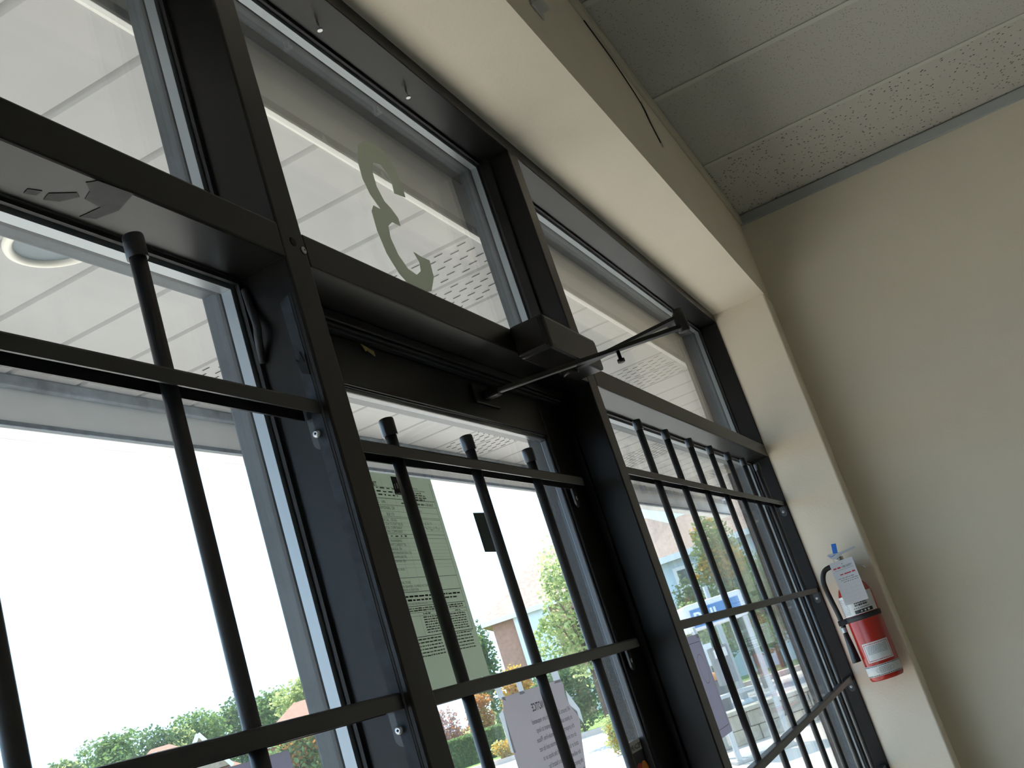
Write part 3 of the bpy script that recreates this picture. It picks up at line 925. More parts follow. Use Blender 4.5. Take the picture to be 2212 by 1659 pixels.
hose = smooth_path([(EC[0] - 0.006, EC[1] + 0.012, 1.698), (EC[0] - 0.008, EC[1] + 0.038, 1.705), (EC[0] - 0.010, EC[1] + 0.064, 1.698), (EC[0] - 0.012, EC[1] + 0.078, 1.672), (EC[0] - 0.012, EC[1] + 0.080, 1.640),
                    (EC[0] - 0.012, EC[1] + 0.077, 1.600), (EC[0] - 0.012, EC[1] + 0.073, 1.560), (EC[0] - 0.012, EC[1] + 0.071, 1.522), (EC[0] - 0.012, EC[1] + 0.072, 1.508)], 6)
LF(tube('hose', RUBBER, fe, hose, 0.0085, 14))
LF(tube('hose_fitting', STEEL, fe, [(EC[0] - 0.005, EC[1] + 0.010, 1.697), (EC[0] - 0.008, EC[1] + 0.034, 1.704)], 0.0105, 12))
nz = (EC[0] - 0.012, EC[1] + 0.0725)
LF(lathe('nozzle_collar', ALU, fe, nz, [(0.0085, 1.492), (0.0088, 1.493), (0.0088, 1.508), (0.0080, 1.509)], 18))
LF(lathe('nozzle', CAPM, fe, nz, [(0.0105, 1.392), (0.0150, 1.3925), (0.0145, 1.398), (0.0110, 1.450), (0.0080, 1.493)], 20))
bs = lathe('strap', RUBBER, fe, EC, [(ER + 0.0005, 1.516), (ER + 0.003, 1.517), (ER + 0.003, 1.532), (ER + 0.0005, 1.533)], 48)
LF(bs)
box('hose_clip', RUBBER, bs, EC[0] - 0.022, EC[0] - 0.002, EC[1] + 0.054, EC[1] + 0.083, 1.515, 1.533, 0.003)
LF(box('wall_hook', STEEL, fe, EC[0] + 0.018, XR - 0.001, EC[1] - 0.014, EC[1] + 0.014, 1.640, 1.700, 0.002))


def wrap(name, m, parent, r_, a0, a1, z0, z1, n=24):
    """curved label; angle 180 faces the room"""
    bm = bmesh.new()
    vs = []
    for k in range(n + 1):
        a = R(a0 + (a1 - a0) * k / n)
        vs.append([bm.verts.new((EC[0] + r_ * math.cos(a), EC[1] + r_ * math.sin(a), z)) for z in (z0, z1)])
    for p, q in zip(vs, vs[1:]):
        f = bm.faces.new((p[0], q[0], q[1], p[1])); f.smooth = True
    return obj(name, bm, m, parent)


def wrap_dashes(name, m, parent, r_, rows, a0, a1, seed, h):
    bm = bmesh.new()
    rr = random.Random(seed)
    for z in rows:
        a = a0
        while a < a1:
            w = rr.uniform(2.0, 6.0)
            b = min(a + w, a1)
            v = [bm.verts.new((EC[0] + r_ * math.cos(R(t)), EC[1] + r_ * math.sin(R(t)), zz)) for t, zz in ((a, z), (b, z), (b, z + h), (a, z + h))]
            bm.faces.new(v)
            a = b + rr.uniform(1.0, 2.0)
    return obj(name, bm, m, parent)


INKR = mat('red_ink', (0.45, 0.02, 0.03), 0.6)
INKG = mat('print_grey', (0.12, 0.13, 0.14), 0.7)
l1 = LF(wrap('instruction_label', LAB, fe, ER + 0.0006, 95, 250, 1.5345, 1.6010))
wrap_dashes('fine_print', INKG, l1, ER + 0.0009, [1.540 + 0.0046 * k for k in range(12)], 100, 150, 4, 0.0016)
wrap('symbol_strip', BLK, l1, ER + 0.0010, 165, 228, 1.5365, 1.5480)
for a_, nn in ((188, 3), (200, 4), (212, 12)):
    bm = bmesh.new()
    v = []
    for k in range(nn):
        t = 2 * math.pi * k / nn + math.pi / 2 + (math.pi / 4 if nn == 4 else 0)
        aa = R(a_) - 0.0038 * math.cos(t) / ER
        v.append(bm.verts.new((EC[0] + (ER + 0.0014) * math.cos(aa), EC[1] + (ER + 0.0014) * math.sin(aa), 1.5420 + 0.0038 * math.sin(t))))
    bm.faces.new(v)
    obj('hazard_symbol', bm, LAB, l1)
wrap_dashes('bold_print', BLK, l1, ER + 0.0010, [1.560, 1.568], 172, 215, 9, 0.0055)
wrap_dashes('maker_print', INKG, l1, ER + 0.0010, [1.552], 166, 220, 5, 0.003)
l2 = LF(wrap('service_label', LAB, fe, ER + 0.0006, 142, 236, 1.379, 1.441))
for z in (1.3825, 1.4345):
    wrap_dashes('red_border', INKR, l2, ER + 0.0009, [z], 147, 231, 11, 0.0022)
wrap('red_border', INKR, l2, ER + 0.0009, 146, 147.4, 1.3825, 1.4367, 2)
wrap('red_border', INKR, l2, ER + 0.0009, 230, 231.4, 1.3825, 1.4367, 2)
wrap_dashes('fine_print', mat('print_blue_grey', (0.22, 0.25, 0.28), 0.7), l2, ER + 0.0009, [1.404 + 0.0040 * k for k in range(7)], 155, 224, 6, 0.0020)
l3 = LF(wrap('inspection_band', LAB, fe, ER + 0.0006, 95, 262, 1.334, 1.3690))
for z in (1.3355, 1.3650):
    wrap_dashes('checked_border', BLK, l3, ER + 0.0009, [z], 97, 260, 13, 0.0024)
wrap_dashes('fine_print', INKG, l3, ER + 0.0009, [1.342, 1.346, 1.350, 1.354, 1.3585], 172, 208, 7, 0.0016)
for a_ in (166, 214):
    bm = bmesh.new()
    for k in range(16):
        q = []
        for t, rr_ in ((k, 0.0052), (k, 0.0060), (k + 1, 0.0060), (k + 1, 0.0052)):
            th = 2 * math.pi * t / 16
            aa = R(a_) + rr_ * math.cos(th) / ER
            q.append(bm.verts.new((EC[0] + (ER + 0.0010) * math.cos(aa), EC[1] + (ER + 0.0010) * math.sin(aa), 1.351 + rr_ * math.sin(th))))
        bm.faces.new(q)
    obj('approval_mark', bm, INKG, l3)
tgx = EC[0] - 0.066
tg = LF(poly_plate('hang_tag', mat('tag_card', (0.56, 0.57, 0.60), 0.7), fe, [(-0.0385, 0.0), (0.0385, 0.0), (0.0385, 0.142), (-0.0385, 0.142)], (tgx, -0.113, 1.572), (0, -1, 0), (0, 0, 1), 0.0006))
T = Print((tgx - 0.0008, -0.113, 1.572), (0, -1, 0), (0, 0, 1))
T.text('FIRE SAFETY', -0.002, 0.117, 0.0095, 0.62, bold=0.0002)
T.greek(-0.030, 0.032, 0.112, 0.0014, rnd)
for i in range(3):
    T.greek(-0.028 + 0.006 * i, 0.033 - 0.01 * (i == 0), 0.0845 - 0.0065 * i, 0.0026, rnd)
T.poly([(0.0018 * math.cos(k) + 0.0, 0.130 + 0.0018 * math.sin(k)) for k in [j * math.pi / 5 for j in range(10)]])
T.build('black_print', INKG, tg)
T = Print((tgx - 0.0008, -0.113, 1.572), (0, -1, 0), (0, 0, 1))
T.greek(-0.032, -0.004, 0.118, 0.0060, rnd, 0.0); T.greek(-0.018, 0.032, 0.0955, 0.0062, rnd, 0.0)
T.build('red_print', INKR, tg)
T = Print((tgx - 0.0008, -0.113, 1.572), (0, -1, 0), (0, 0, 1))
for j in range(5):
    T.rect(-0.032, 0.032, 0.010 + 0.013 * j, 0.0104 + 0.013 * j)
for j in range(5):
    T.rect(-0.032 + 0.016 * j, -0.0317 + 0.016 * j, 0.010, 0.0624)
T.build('grid_print', mat('print_pale', (0.38, 0.40, 0.43), 0.7), tg)
bm = bmesh.new()
add_tube(bm, [(tgx - 0.0004, -0.113, 1.701), (tgx + 0.010, -0.111, 1.716), (EC[0] - 0.014, EC[1], 1.725)], 0.0008, 6)
obj('tag_wire', bm, STEEL, tg)

# small bracket on the bulkhead
br = tag(empty('metal_bracket', (1.80, YI, 2.77)), 'small grey metal bracket on the bulkhead face', 'bracket')
o = box('plate', STEEL, br, -0.020, 0.045, -0.004, 0.0, 0.0, 0.05, 0.001)
box('lip', STEEL, br, -0.015, 0.035, -0.022, -0.003, 0.006, 0.010, 0.001)

# ------------------------------------------------------------------ porch: soffit panels, frieze, beam, lamp
ZP = 2.575
po = structure(empty('ceiling_porch'), 'white grooved soffit panels under the shop canopy')
pitch = 0.2
x0 = 2.134 - pitch * 26
vents = []
for k in range(60):
    xa = x0 + pitch * k
    if xa > 8.6:
        break
    g = 0.006
    bm = bmesh.new()
    prof = [(xa + 0.0, ZP + 0.011), (xa + g, ZP + 0.011), (xa + g * 2.2, ZP), (xa + pitch - g * 0.8, ZP), (xa + pitch, ZP + 0.010), (xa + pitch, ZP + 0.016), (xa, ZP + 0.016)]
    a = [bm.verts.new((x, 0.166, z)) for x, z in prof]
    b = [bm.verts.new((x, 1.135, z)) for x, z in prof]
    bm.faces.new(a); bm.faces.new(b[::-1])
    for i in range(len(prof)):
        j = (i + 1) % len(prof)
        bm.faces.new((a[i], b[i], b[j], a[j]))
    pn = obj('soffit_panel', bm, SOFFIT, po)
    if (k - 26) % 8 in (0, 1):
        # rows of little louvred vent slots
        bm = bmesh.new()
        for r_ in range(7):
            xs_ = xa + 0.030 + 0.0245 * r_
            yy = 0.20 + 0.030 * (r_ % 2)
            while yy < 1.10:
                l_, w_ = 0.024, 0.0055
                v = [bm.verts.new(p) for p in ((xs_ - w_ / 2, yy, ZP - 0.0002), (xs_ + w_ / 2, yy + 0.002, ZP - 0.0002), (xs_ + w_ / 2, yy + l_, ZP - 0.0002), (xs_ - w_ / 2, yy + l_ - 0.002, ZP - 0.0002),
                                               (xs_ - w_ / 2 + 0.001, yy + 0.003, ZP - 0.0022), (xs_ - w_ / 2 + 0.001, yy + l_ - 0.004, ZP - 0.0022))]
                bm.faces.new((v[0], v[4], v[5], v[3])); bm.faces.new((v[1], v[2], v[5], v[4])); bm.faces.new((v[0], v[1], v[4])); bm.faces.new((v[2], v[3], v[5]))
                yy += 0.060
        s_ = obj('vent_slots', bm, SLOT, pn)
        s_['kind'] = 'stuff'
box('frieze_board', mat('white_frieze', (0.75, 0.75, 0.73), 0.6), po, -5.0, 9.0, 0.166, 0.1755, ZP - 0.006, 2.72, 0.001)
box('edge_trim', mat('bright_trim', (0.85, 0.85, 0.80), 0.4), po, -5.0, 9.0, 0.1755, 0.180, ZP - 0.0045, ZP - 0.0005)
structure(box('canopy_sunblock', BEAM, None, -5.0, 9.0, 0.166, 1.32, 2.735, 2.80))  # unseen canopy top, added to block sun above the soffit
bmk = tag(empty('canopy_beam', (2.0, 1.17, 2.46)), 'pale painted beam along the outer edge of the canopy', 'beam')
for nm, m_, a in (('face_board', BEAM, (-5, 9, 1.136, 1.150, 2.472, 2.735)), ('core', BEAM, (-5, 9, 1.150, 1.200, 2.462, 2.735)), ('outer_board', BEAM, (-5, 9, 1.200, 1.212, 2.462, 2.735))):
    o = box(nm, m_, bmk, *a, 0.002); o.location = -Vector(bmk.location)
o = box('lower_joint', mat('dark_joint', (0.10, 0.13, 0.17), 0.8, var=0.5, vscale=30), bmk, -5, 9, 1.1345, 1.138, 2.462, 2.4725); o.location = -Vector(bmk.location)  # dark mottled strip along the lower edge of the face board
o = box('cornice_moulding', mat('dark_cornice', (0.22, 0.26, 0.31), 0.8, var=0.4, vscale=20), bmk, -5, 9, 1.118, 1.136, 2.548, ZP - 0.001, 0.004); o.location = -Vector(bmk.location)  # moulding in a darker, mottled blue-grey than the beam
LAMPC = (1.405, 0.637)
lp = tag(empty('recessed_lamp', (*LAMPC, ZP)), 'white ringed recessed lamp in the canopy soffit', 'lamp')
tube('trim_ring', mat('lamp_ring', (0.88, 0.86, 0.78), 0.4), lp, [(0.082 * math.cos(a), 0.082 * math.sin(a), -0.004) for a in [k * math.pi / 24 for k in range(49)]], 0.0085, 10)
lathe('lens', mat('lamp_lens', (0.16, 0.20, 0.23), 0.5), lp, (0, 0), [(0.078, -0.0008), (0.078, -0.003), (0.077, -0.0035)], 32)

# ------------------------------------------------------------------ outdoors
def at(az, d, z=-0.15):
    return Vector((EYE.x + d * math.cos(R(az)), EYE.y + d * math.sin(R(az)), z))


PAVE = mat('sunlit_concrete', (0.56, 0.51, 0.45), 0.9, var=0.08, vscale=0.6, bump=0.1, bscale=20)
ASPH = mat('asphalt', (0.34, 0.34, 0.35), 0.95, var=0.12, vscale=1.2)
GRASS = mat('lawn_grass', (0.16, 0.26, 0.055), 0.95, var=0.45, vscale=6)
KERB = mat('kerb_concrete', (0.50, 0.42, 0.38), 0.9, var=0.1, vscale=3)
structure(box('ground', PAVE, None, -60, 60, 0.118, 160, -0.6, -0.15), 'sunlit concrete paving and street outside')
structure(box('ground_far', GRASS, None, 60, 220, -120, 160, -0.6, -0.155))
structure(box('ground_side', PAVE, None, 9, 60, -120, 0.118, -0.6, -0.15))
structure(box('walkway', mat('bounce_slab', (0.45, 0.43, 0.40), 0.9, var=0.1, vscale=3), None, -60, 9, 0.166, 1.3, -0.16, -0.135), 'added darker slab under the canopy to cut bounced light')  # slab added darker than the paving to weaken light bounced upwards
structure(box('road', ASPH, None, 25.0, 34.0, -60, 120, -0.16, -0.146), 'grey road crossing behind the phone booth')


def slab(name, m_, x0, x1, y0, y1, h, label, cat):
    b_ = structure(box(name, m_, None, x0, x1, y0, y1, -0.16, -0.15 + h))
    b_['label'] = label
    return b_


slab('lawn_verge', GRASS, 21.6, 24.0, 1.5, 6.2, 0.08, 'narrow lawn strip before the road', 'lawn')
slab('kerb', KERB, 21.3, 21.6, 1.2, 6.5, 0.14, 'kerb before the lawn strip', 'kerb')
slab('kerb', KERB, 24.0, 24.3, 1.2, 6.5, 0.12, 'kerb behind the lawn strip', 'kerb')
slab('lawn_front', GRASS, 36.6, 75.0, -20, 90, 0.10, 'lawn in front of the houses', 'lawn')
slab('kerb', KERB, 36.0, 36.6, -20, 90, 0.16, 'kerb along the far lawn', 'kerb')


def leaf_mat(name, base, tcol):
    return mat(name, base, 0.7, var=0.35, vscale=1.3, spec=0.2, transl=(tcol, 0.45))


LEAF = {
    'green': leaf_mat('leaf_green', (0.14, 0.21, 0.085), (0.22, 0.34, 0.11)),
    'dark': leaf_mat('leaf_dark', (0.095, 0.15, 0.075), (0.13, 0.22, 0.09)),
    'lime': leaf_mat('leaf_lime', (0.34, 0.39, 0.17), (0.58, 0.66, 0.28)),  # pale and very translucent; outdoor glare is put into the colour
    'gold': leaf_mat('leaf_gold', (0.38, 0.25, 0.05), (0.70, 0.45, 0.08)),
    'rust': leaf_mat('leaf_rust', (0.33, 0.16, 0.05), (0.60, 0.28, 0.08)),
    'pink': leaf_mat('leaf_pink', (0.34, 0.22, 0.20), (0.55, 0.36, 0.32)),
}
BARK = mat('bark', (0.12, 0.085, 0.06), 0.9, var=0.3, vscale=5, bump=0.3, bscale=15)


def foliage(name, parent, blobs, n, size, m_, rr, hollow=0.35):
    bm = bmesh.new()
    vol = [b[3] * b[4] * b[5] for b in blobs]
    tot = sum(vol)
    for b, vv in zip(blobs, vol):
        for _ in range(max(12, int(n * vv / tot))):
            d = Vector((rr.gauss(0, 1), rr.gauss(0, 1), rr.gauss(0, 1))).normalized() * (hollow + (1 - hollow) * rr.random() ** 0.5) * rr.uniform(0.86, 1.06)
            p = Vector((b[0] + d.x * b[3], b[1] + d.y * b[4], b[2] + d.z * b[5]))
            u = Vector((rr.gauss(0, 1), rr.gauss(0, 1), rr.gauss(0, 0.7))).normalized()
            w = u.cross(Vector((rr.gauss(0, 1), rr.gauss(0, 1), rr.gauss(0, 1)))).normalized()
            s = size * rr.uniform(0.6, 1.3)
            v = [bm.verts.new(p + u * s), bm.verts.new(p + w * s * 0.55), bm.verts.new(p - u * s), bm.verts.new(p - w * s * 0.55)]
            bm.faces.new(v)
    return obj(name, bm, m_, parent)


def tree(name, label, cat, base, h, cw, n, size, kind, seed, trunk=0.3, group=None, second=None, low=0.3):
    rr = random.Random(seed)
    t = tag(empty(name, base), label, cat, group)
    blobs = []
    for _ in range(9):
        a = rr.uniform(0, 2 * math.pi); q = rr.uniform(0.0, 0.55) * cw
        zz = h * rr.uniform(low + 0.12, 0.88)
        s = cw * rr.uniform(0.35, 0.62)
        blobs.append((q * math.cos(a), q * math.sin(a), min(zz, h - s * 0.7), s, s, s * 0.8))
    blobs.append((0, 0, h * 0.62, cw * 0.7, cw * 0.7, h * 0.36))
    foliage('foliage', t, blobs, n, size, LEAF[kind], rr)
    if second:
        foliage('accent_foliage', t, blobs[:6], n // 3, size, LEAF[second], rr, 0.7)
    bm = bmesh.new()
    add_tube(bm, [(0, 0, 0), (0.05, 0.02, h * 0.3), (0, 0, h * 0.62)], [trunk * 0.5, trunk * 0.38, trunk * 0.15], 8)
    for k in range(5):
        a = 2 * math.pi * k / 5 + rr.random()
        add_tube(bm, [(0, 0, h * (0.28 + 0.05 * k)), (cw * 0.35 * math.cos(a), cw * 0.35 * math.sin(a), h * (0.45 + 0.07 * k)), (cw * 0.62 * math.cos(a), cw * 0.62 * math.sin(a), h * (0.52 + 0.08 * k))], [trunk * 0.2, trunk * 0.12, trunk * 0.05], 6)
    obj('trunk', bm, BARK, t)
    return t


# tree belt behind the roofs, seen through the tall window
belt = [(47.5, 84, 7.4, 'green', 'small round tree at the low end of the tree belt'), (44.9, 76, 6.8, 'dark', 'dark bushy tree left of the orange roof'), (42.6, 88, 8.8, 'green', 'bright round tree just behind the orange roof'),
        (40.7, 78, 7.7, 'dark', 'deep green tree rising over the orange roof ridge'), (38.5, 82, 8.1, 'green', 'leafy tree behind the small white gable'), (36.7, 94, 9.6, 'dark', 'tall dense tree behind the dark grille bar'),
        (35.2, 80, 8.0, 'green', 'broad tree in the belt next to the window mullion'), (33.2, 72, 7.2, 'lime', 'yellow green tree close to the window mullion')]
for i, (az, d, h, kd, lab) in enumerate(belt):
    tree('broadleaf_tree', lab, 'tree', at(az, d), h, 2.9, 7000, 0.15, kd, 20 + i, 0.5, 'trees of the far belt', 'lime' if i % 2 else None, 0.1)
tree('shrub', 'yellow flowering shrub below the rail of the tall window', 'shrub', at(36.9, 46), 2.0, 1.3, 2160, 0.074, 'gold', 51, 0.1, None, 'lime', 0.05)
tree('broadleaf_tree', 'olive tree beside the brick corner low in the tall window', 'tree', at(34.6, 44), 3.6, 1.7, 3600, 0.099, 'green', 52, 0.2, None, 'rust', 0.05)

# ---- houses
BRICK = mat('red_brick', (0.42, 0.22, 0.17), 0.9, var=0.15, vscale=6)
SIDING = mat('white_siding', (0.74, 0.76, 0.80), 0.7)
BLUEWALL = mat('pale_blue_siding', (0.55, 0.68, 0.80), 0.7)
SHINGLE = mat('brown_shingle', (0.36, 0.27, 0.22), 0.95, var=0.2, vscale=5)
ORANGE = mat('orange_shingle', (0.36, 0.19, 0.13), 0.95, var=0.12, vscale=4)
WINGL = mat('dark_house_glass', (0.09, 0.11, 0.13), 0.1)
WTRIM = mat('white_house_trim', (0.82, 0.83, 0.84), 0.6)


def frame_at(az, d, yaw):
    """local frame: x to the viewer's right, y away"""
    b = at(az, d)
    e = empty('house', b)
    e.rotation_euler = (0, 0, R(az - 90 + yaw))
    return e


def house(az, d, yaw, w, dep, eave, ridge, wallm, roofm, label, wins, hip=1.5, extra=None):
    h = frame_at(az, d, yaw)
    tag(h, label, 'house')
    box('walls', wallm, h, 0, w, 0, dep, 0, eave)
    bm = bmesh.new()
    o_ = 0.45
    c = [(-o_, -o_, eave), (w + o_, -o_, eave), (w + o_, dep + o_, eave), (-o_, dep + o_, eave)]
    rd = [(hip, dep / 2, ridge), (w - hip, dep / 2, ridge)]
    lo = [bm.verts.new(p) for p in c]
    lo2 = [bm.verts.new((p[0], p[1], p[2] - 0.22)) for p in c]
    rv = [bm.verts.new(p) for p in rd]
    bm.faces.new((lo[0], lo[1], rv[1], rv[0])); bm.faces.new((lo[1], lo[2], rv[1])); bm.faces.new((lo[2], lo[3], rv[0], rv[1])); bm.faces.new((lo[3], lo[0], rv[0]))
    bm.faces.new(lo2)
    roof = obj('roof', bm, roofm, h)
    bm = bmesh.new()
    for i in range(4):
        j = (i + 1) % 4
        a, b = Vector(c[i]), Vector(c[j])
        d_ = (b - a).normalized(); n_ = Vector((d_.y, -d_.x, 0)) * 0.03
        v = [bm.verts.new(p) for p in (a, b, b + Vector((0, 0, -0.24)), a + Vector((0, 0, -0.24)), a + n_, b + n_, b + n_ + Vector((0, 0, -0.24)), a + n_ + Vector((0, 0, -0.24)))]
        for f in ((0, 1, 2, 3), (4, 7, 6, 5), (0, 4, 5, 1), (3, 2, 6, 7)):
            bm.faces.new([v[k] for k in f])
    obj('fascia', bm, WTRIM, roof)
    for (x0_, x1_, z0_, z1_) in wins:
        fw = box('window', WTRIM, h, x0_ - 0.14, x1_ + 0.14, -0.07, 0.02, z0_ - 0.14, z1_ + 0.14)
        zm = (z0_ + z1_) / 2
        box('pane', WINGL, fw, x0_, x1_, -0.085, -0.071, z0_, zm - 0.05)
        box('pane', WINGL, fw, x0_, x1_, -0.085, -0.071, zm + 0.05, z1_)
    if extra:
        extra(h)
    return h


def brick_extra(h):
    box('siding_bay', SIDING, h, 1.10, 2.9, -0.25, 0.0, 0, 5.52)
    fw = box('window', WTRIM, h, 1.22, 1.86, -0.33, -0.25, 3.0, 5.2)
    box('pane', WINGL, fw, 1.34, 1.74, -0.345, -0.331, 3.15, 4.02)
    box('pane', WINGL, fw, 1.34, 1.74, -0.345, -0.331, 4.14, 5.02)
    box('porch_post', WTRIM, h, 6.6, 6.85, -1.5, -1.25, 0, 3.0)
    box('porch_post', WTRIM, h, 9.0, 9.25, -1.5, -1.25, 0, 3.0)
    box('porch_roof', SHINGLE, h, 5.6, 10.0, -1.8, 0.0, 3.0, 3.25)
    box('garage_door', SIDING, h, 3.6, 6.0, -0.10, 0.0, 0, 2.4)
    box('front_step', KERB, h, 6.2, 9.6, -2.4, -0.1, 0, 0.5)


house(23.85, 55, -6, 12, 9, 5.75, 8.6, BRICK, SHINGLE, 'brick house with white window bay behind the street tree', [(10.2, 11.2, 3.4, 5.0)], 3.0, brick_extra)
house(15.3, 44, -8, 11, 8, 5.15, 6.9, BLUEWALL, SHINGLE, 'pale blue house with brown shingle roof behind the phone booth', [(0.9, 1.5, 3.2, 4.5), (2.2, 3.2, 3.2, 4.5), (6.2, 7.2, 3.2, 4.5)], 1.2)
house(9.0, 62, -4, 11, 8, 5.2, 7.0, SIDING, SHINGLE, 'white house with shingle roof behind the board fence', [(1.0, 2.0, 3.0, 4.4), (5.0, 6.0, 3.0, 4.4)], 1.5)


def gable_extra(h):
    bm = bmesh.new()
    a = [bm.verts.new(p) for p in ((4.2, -0.6, 3.4), (6.8, -0.6, 3.4), (5.5, -0.6, 5.35))]
    b = [bm.verts.new(p) for p in ((4.2, 3.4, 3.4), (6.8, 3.4, 3.4), (5.5, 3.4, 5.35))]
    bm.faces.new(a); bm.faces.new(b[::-1])
    for i in range(3):
        j = (i + 1) % 3
        bm.faces.new((a[i], b[i], b[j], a[j]))
    g = obj('gable', bm, SHINGLE, h)
    bar_between('bargeboard', g, (4.1, -0.7, 3.3), (5.5, -0.7, 5.42), 0.22, 0.12, WTRIM, R(90))
    bar_between('bargeboard', g, (6.9, -0.7, 3.3), (5.5, -0.7, 5.42), 0.22, 0.12, WTRIM, R(90))
    for x_ in (2.2, 3.0):
        box('roof_vent', WTRIM, h, x_, x_ + 0.28, 2.6, 2.85, 4.8, 5.35)


house(43.6, 66, -3, 7.0, 7, 3.2, 5.6, BRICK, ORANGE, 'house with orange hip roof and small white gable', [(1.5, 2.6, 0.9, 2.3)], 3.0, gable_extra)
house(36.0, 58, -2, 4.2, 5, 3.6, 5.2, BRICK, ORANGE, 'second orange roofed house behind the grille bar', [(1.5, 2.6, 0.9, 2.3)], 1.8)
house(34.0, 48, -2, 4.6, 6, 3.4, 4.9, BRICK, SHINGLE, 'low brick house with pale roof beside the window mullion', [(1.0, 1.9, 0.9, 2.3), (3.2, 4.1, 0.9, 2.3)], 1.8)

# ---- planting seen through the door and the barred window
tree('street_tree', 'lime green street tree in front of the brick house', 'tree', at(19.7, 32), 6.0, 1.25, 2600, 0.074, 'lime', 61, 0.22, None, 'green', 0.2)
tree('street_tree', 'thin leafed tree overlapping the door stile', 'tree', at(17.4, 36), 6.4, 1.2, 1900, 0.074, 'lime', 62, 0.22, None, None, 0.2)
tree('shrub', 'dark green shrub under the street tree', 'shrub', at(21.0, 40), 2.6, 1.4, 3600, 0.074, 'dark', 63, 0.1, None, 'green', 0.02)
tree('shrub', 'orange leafed young tree beside the brick wall', 'shrub', at(23.6, 42), 3.2, 1.0, 2640, 0.068, 'gold', 64, 0.1, None, 'rust', 0.05)
tree('broadleaf_tree', 'bluish evergreen tree left of the brick house', 'tree', at(24.9, 68), 7.4, 1.6, 3840, 0.124, 'dark', 65, 0.3, None, 'green', 0.1)
tree('shrub', 'pink blossoming shrub behind the clipped hedge', 'shrub', at(27.6, 46.8), 2.5, 1.1, 2400, 0.068, 'pink', 66, 0.1, None, 'rust', 0.02)
tree('shrub', 'rust leafed shrub beside the clipped hedge', 'shrub', at(25.7, 49), 2.6, 0.9, 2400, 0.068, 'rust', 67, 0.1, None, 'lime', 0.02)
tree('shrub', 'olive shrub behind the notice sheet', 'shrub', at(23.9, 46), 2.4, 1.2, 2880, 0.068, 'dark', 68, 0.1, None, 'green', 0.02)
tree('shrub', 'low golden flowers at the lawn edge', 'shrub', at(24.9, 40), 0.75, 0.5, 1200, 0.043, 'gold', 69, 0.05, None, 'lime', 0.02)
tree('shrub', 'small leafy shrub at the paving edge near the sticker', 'shrub', at(19.6, 26), 0.9, 0.4, 1200, 0.037, 'lime', 70, 0.05, None, 'gold', 0.02)
tree('shrub', 'green shrub by the porch of the brick house', 'shrub', at(18.4, 44), 2.4, 1.1, 2880, 0.068, 'green', 71, 0.1, None, 'lime', 0.02)
tree('broadleaf_tree', 'tall bush with golden leaf tips behind the phone booth', 'tree', at(11.95, 33), 5.3, 1.15, 5520, 0.062, 'green', 72, 0.15, None, 'gold', 0.05)
tree('shrub', 'rust tipped bush under the blue house window', 'shrub', at(13.8, 36), 4.0, 1.05, 4320, 0.062, 'dark', 73, 0.12, None, 'rust', 0.05)
tree('shrub', 'bright green bush just above the phone booth', 'shrub', at(14.0, 31), 2.8, 0.95, 3360, 0.062, 'lime', 74, 0.1, None, 'green', 0.05)
tree('broadleaf_tree', 'leafy tree overhanging the board fence', 'tree', at(10.8, 40), 4.4, 1.5, 4800, 0.074, 'green', 75, 0.2, None, 'pink', 0.15)

hb = tag(empty('clipped_hedge', at(26.6, 45)), 'clipped green hedge with sunlit top at the lawn', 'hedge')
hb.rotation_euler = (0, 0, R(26.6 - 90))
bm = bmesh.new(); rr = random.Random(8)
add_box(bm, -1.5, 1.25, -0.55, 0.55, 0.05, 1.10, 0.08)
obj('hedge_core', bm, LEAF['dark'], hb)
bm = bmesh.new()
for _ in range(5200):
    f = rr.random()
    x_, y_, z_ = rr.uniform(-1.6, 1.35), rr.uniform(-0.62, 0.62), rr.uniform(0.05, 1.18)
    if f < 0.45:
        z_ = rr.uniform(1.08, 1.2)
    elif f < 0.8:
        y_ = rr.uniform(-0.66, -0.52)
    else:
        x_ = rr.choice((-1.55, 1.3)) + rr.uniform(-0.06, 0.06)
    p = Vector((x_, y_, z_)); u = Vector((rr.gauss(0, 1), rr.gauss(0, 1), rr.gauss(0, 1))).normalized(); w = u.cross(Vector((rr.gauss(0, 1), rr.gauss(0, 1), rr.gauss(0, 1)))).normalized()
    s = 0.06 * rr.uniform(0.7, 1.3)
    bm.faces.new([bm.verts.new(q) for q in (p + u * s, p + w * s * 0.6, p - u * s, p - w * s * 0.6)])
obj('foliage', bm, LEAF['green'], hb)

# ---- board fence
fn = tag(empty('board_fence', at(14.4, 47)), 'weathered grey board fence behind the far lawn', 'fence')
fn.rotation_euler = (0, 0, R(11.4 - 90 - 4))
FW = mat('grey_fence_wood', (0.30, 0.31, 0.31), 0.9, var=0.3, vscale=3)
FW2 = mat('brown_fence_wood', (0.32, 0.24, 0.20), 0.9, var=0.3, vscale=3)
for k in range(30):
    h_ = 1.95 + 0.03 * math.sin(k * 1.7)
    box('fence_board', FW2 if k % 7 in (0, 3) else FW, fn, 0.205 * k, 0.205 * k + 0.19, -0.02 + 0.008 * (k % 2), 0.005 + 0.008 * (k % 2), 0.05, h_, 0.004)
box('fence_rail', FW, fn, 0, 6.15, 0.02, 0.09, 0.4, 0.5); box('fence_rail', FW, fn, 0, 6.15, 0.02, 0.09, 1.5, 1.6)

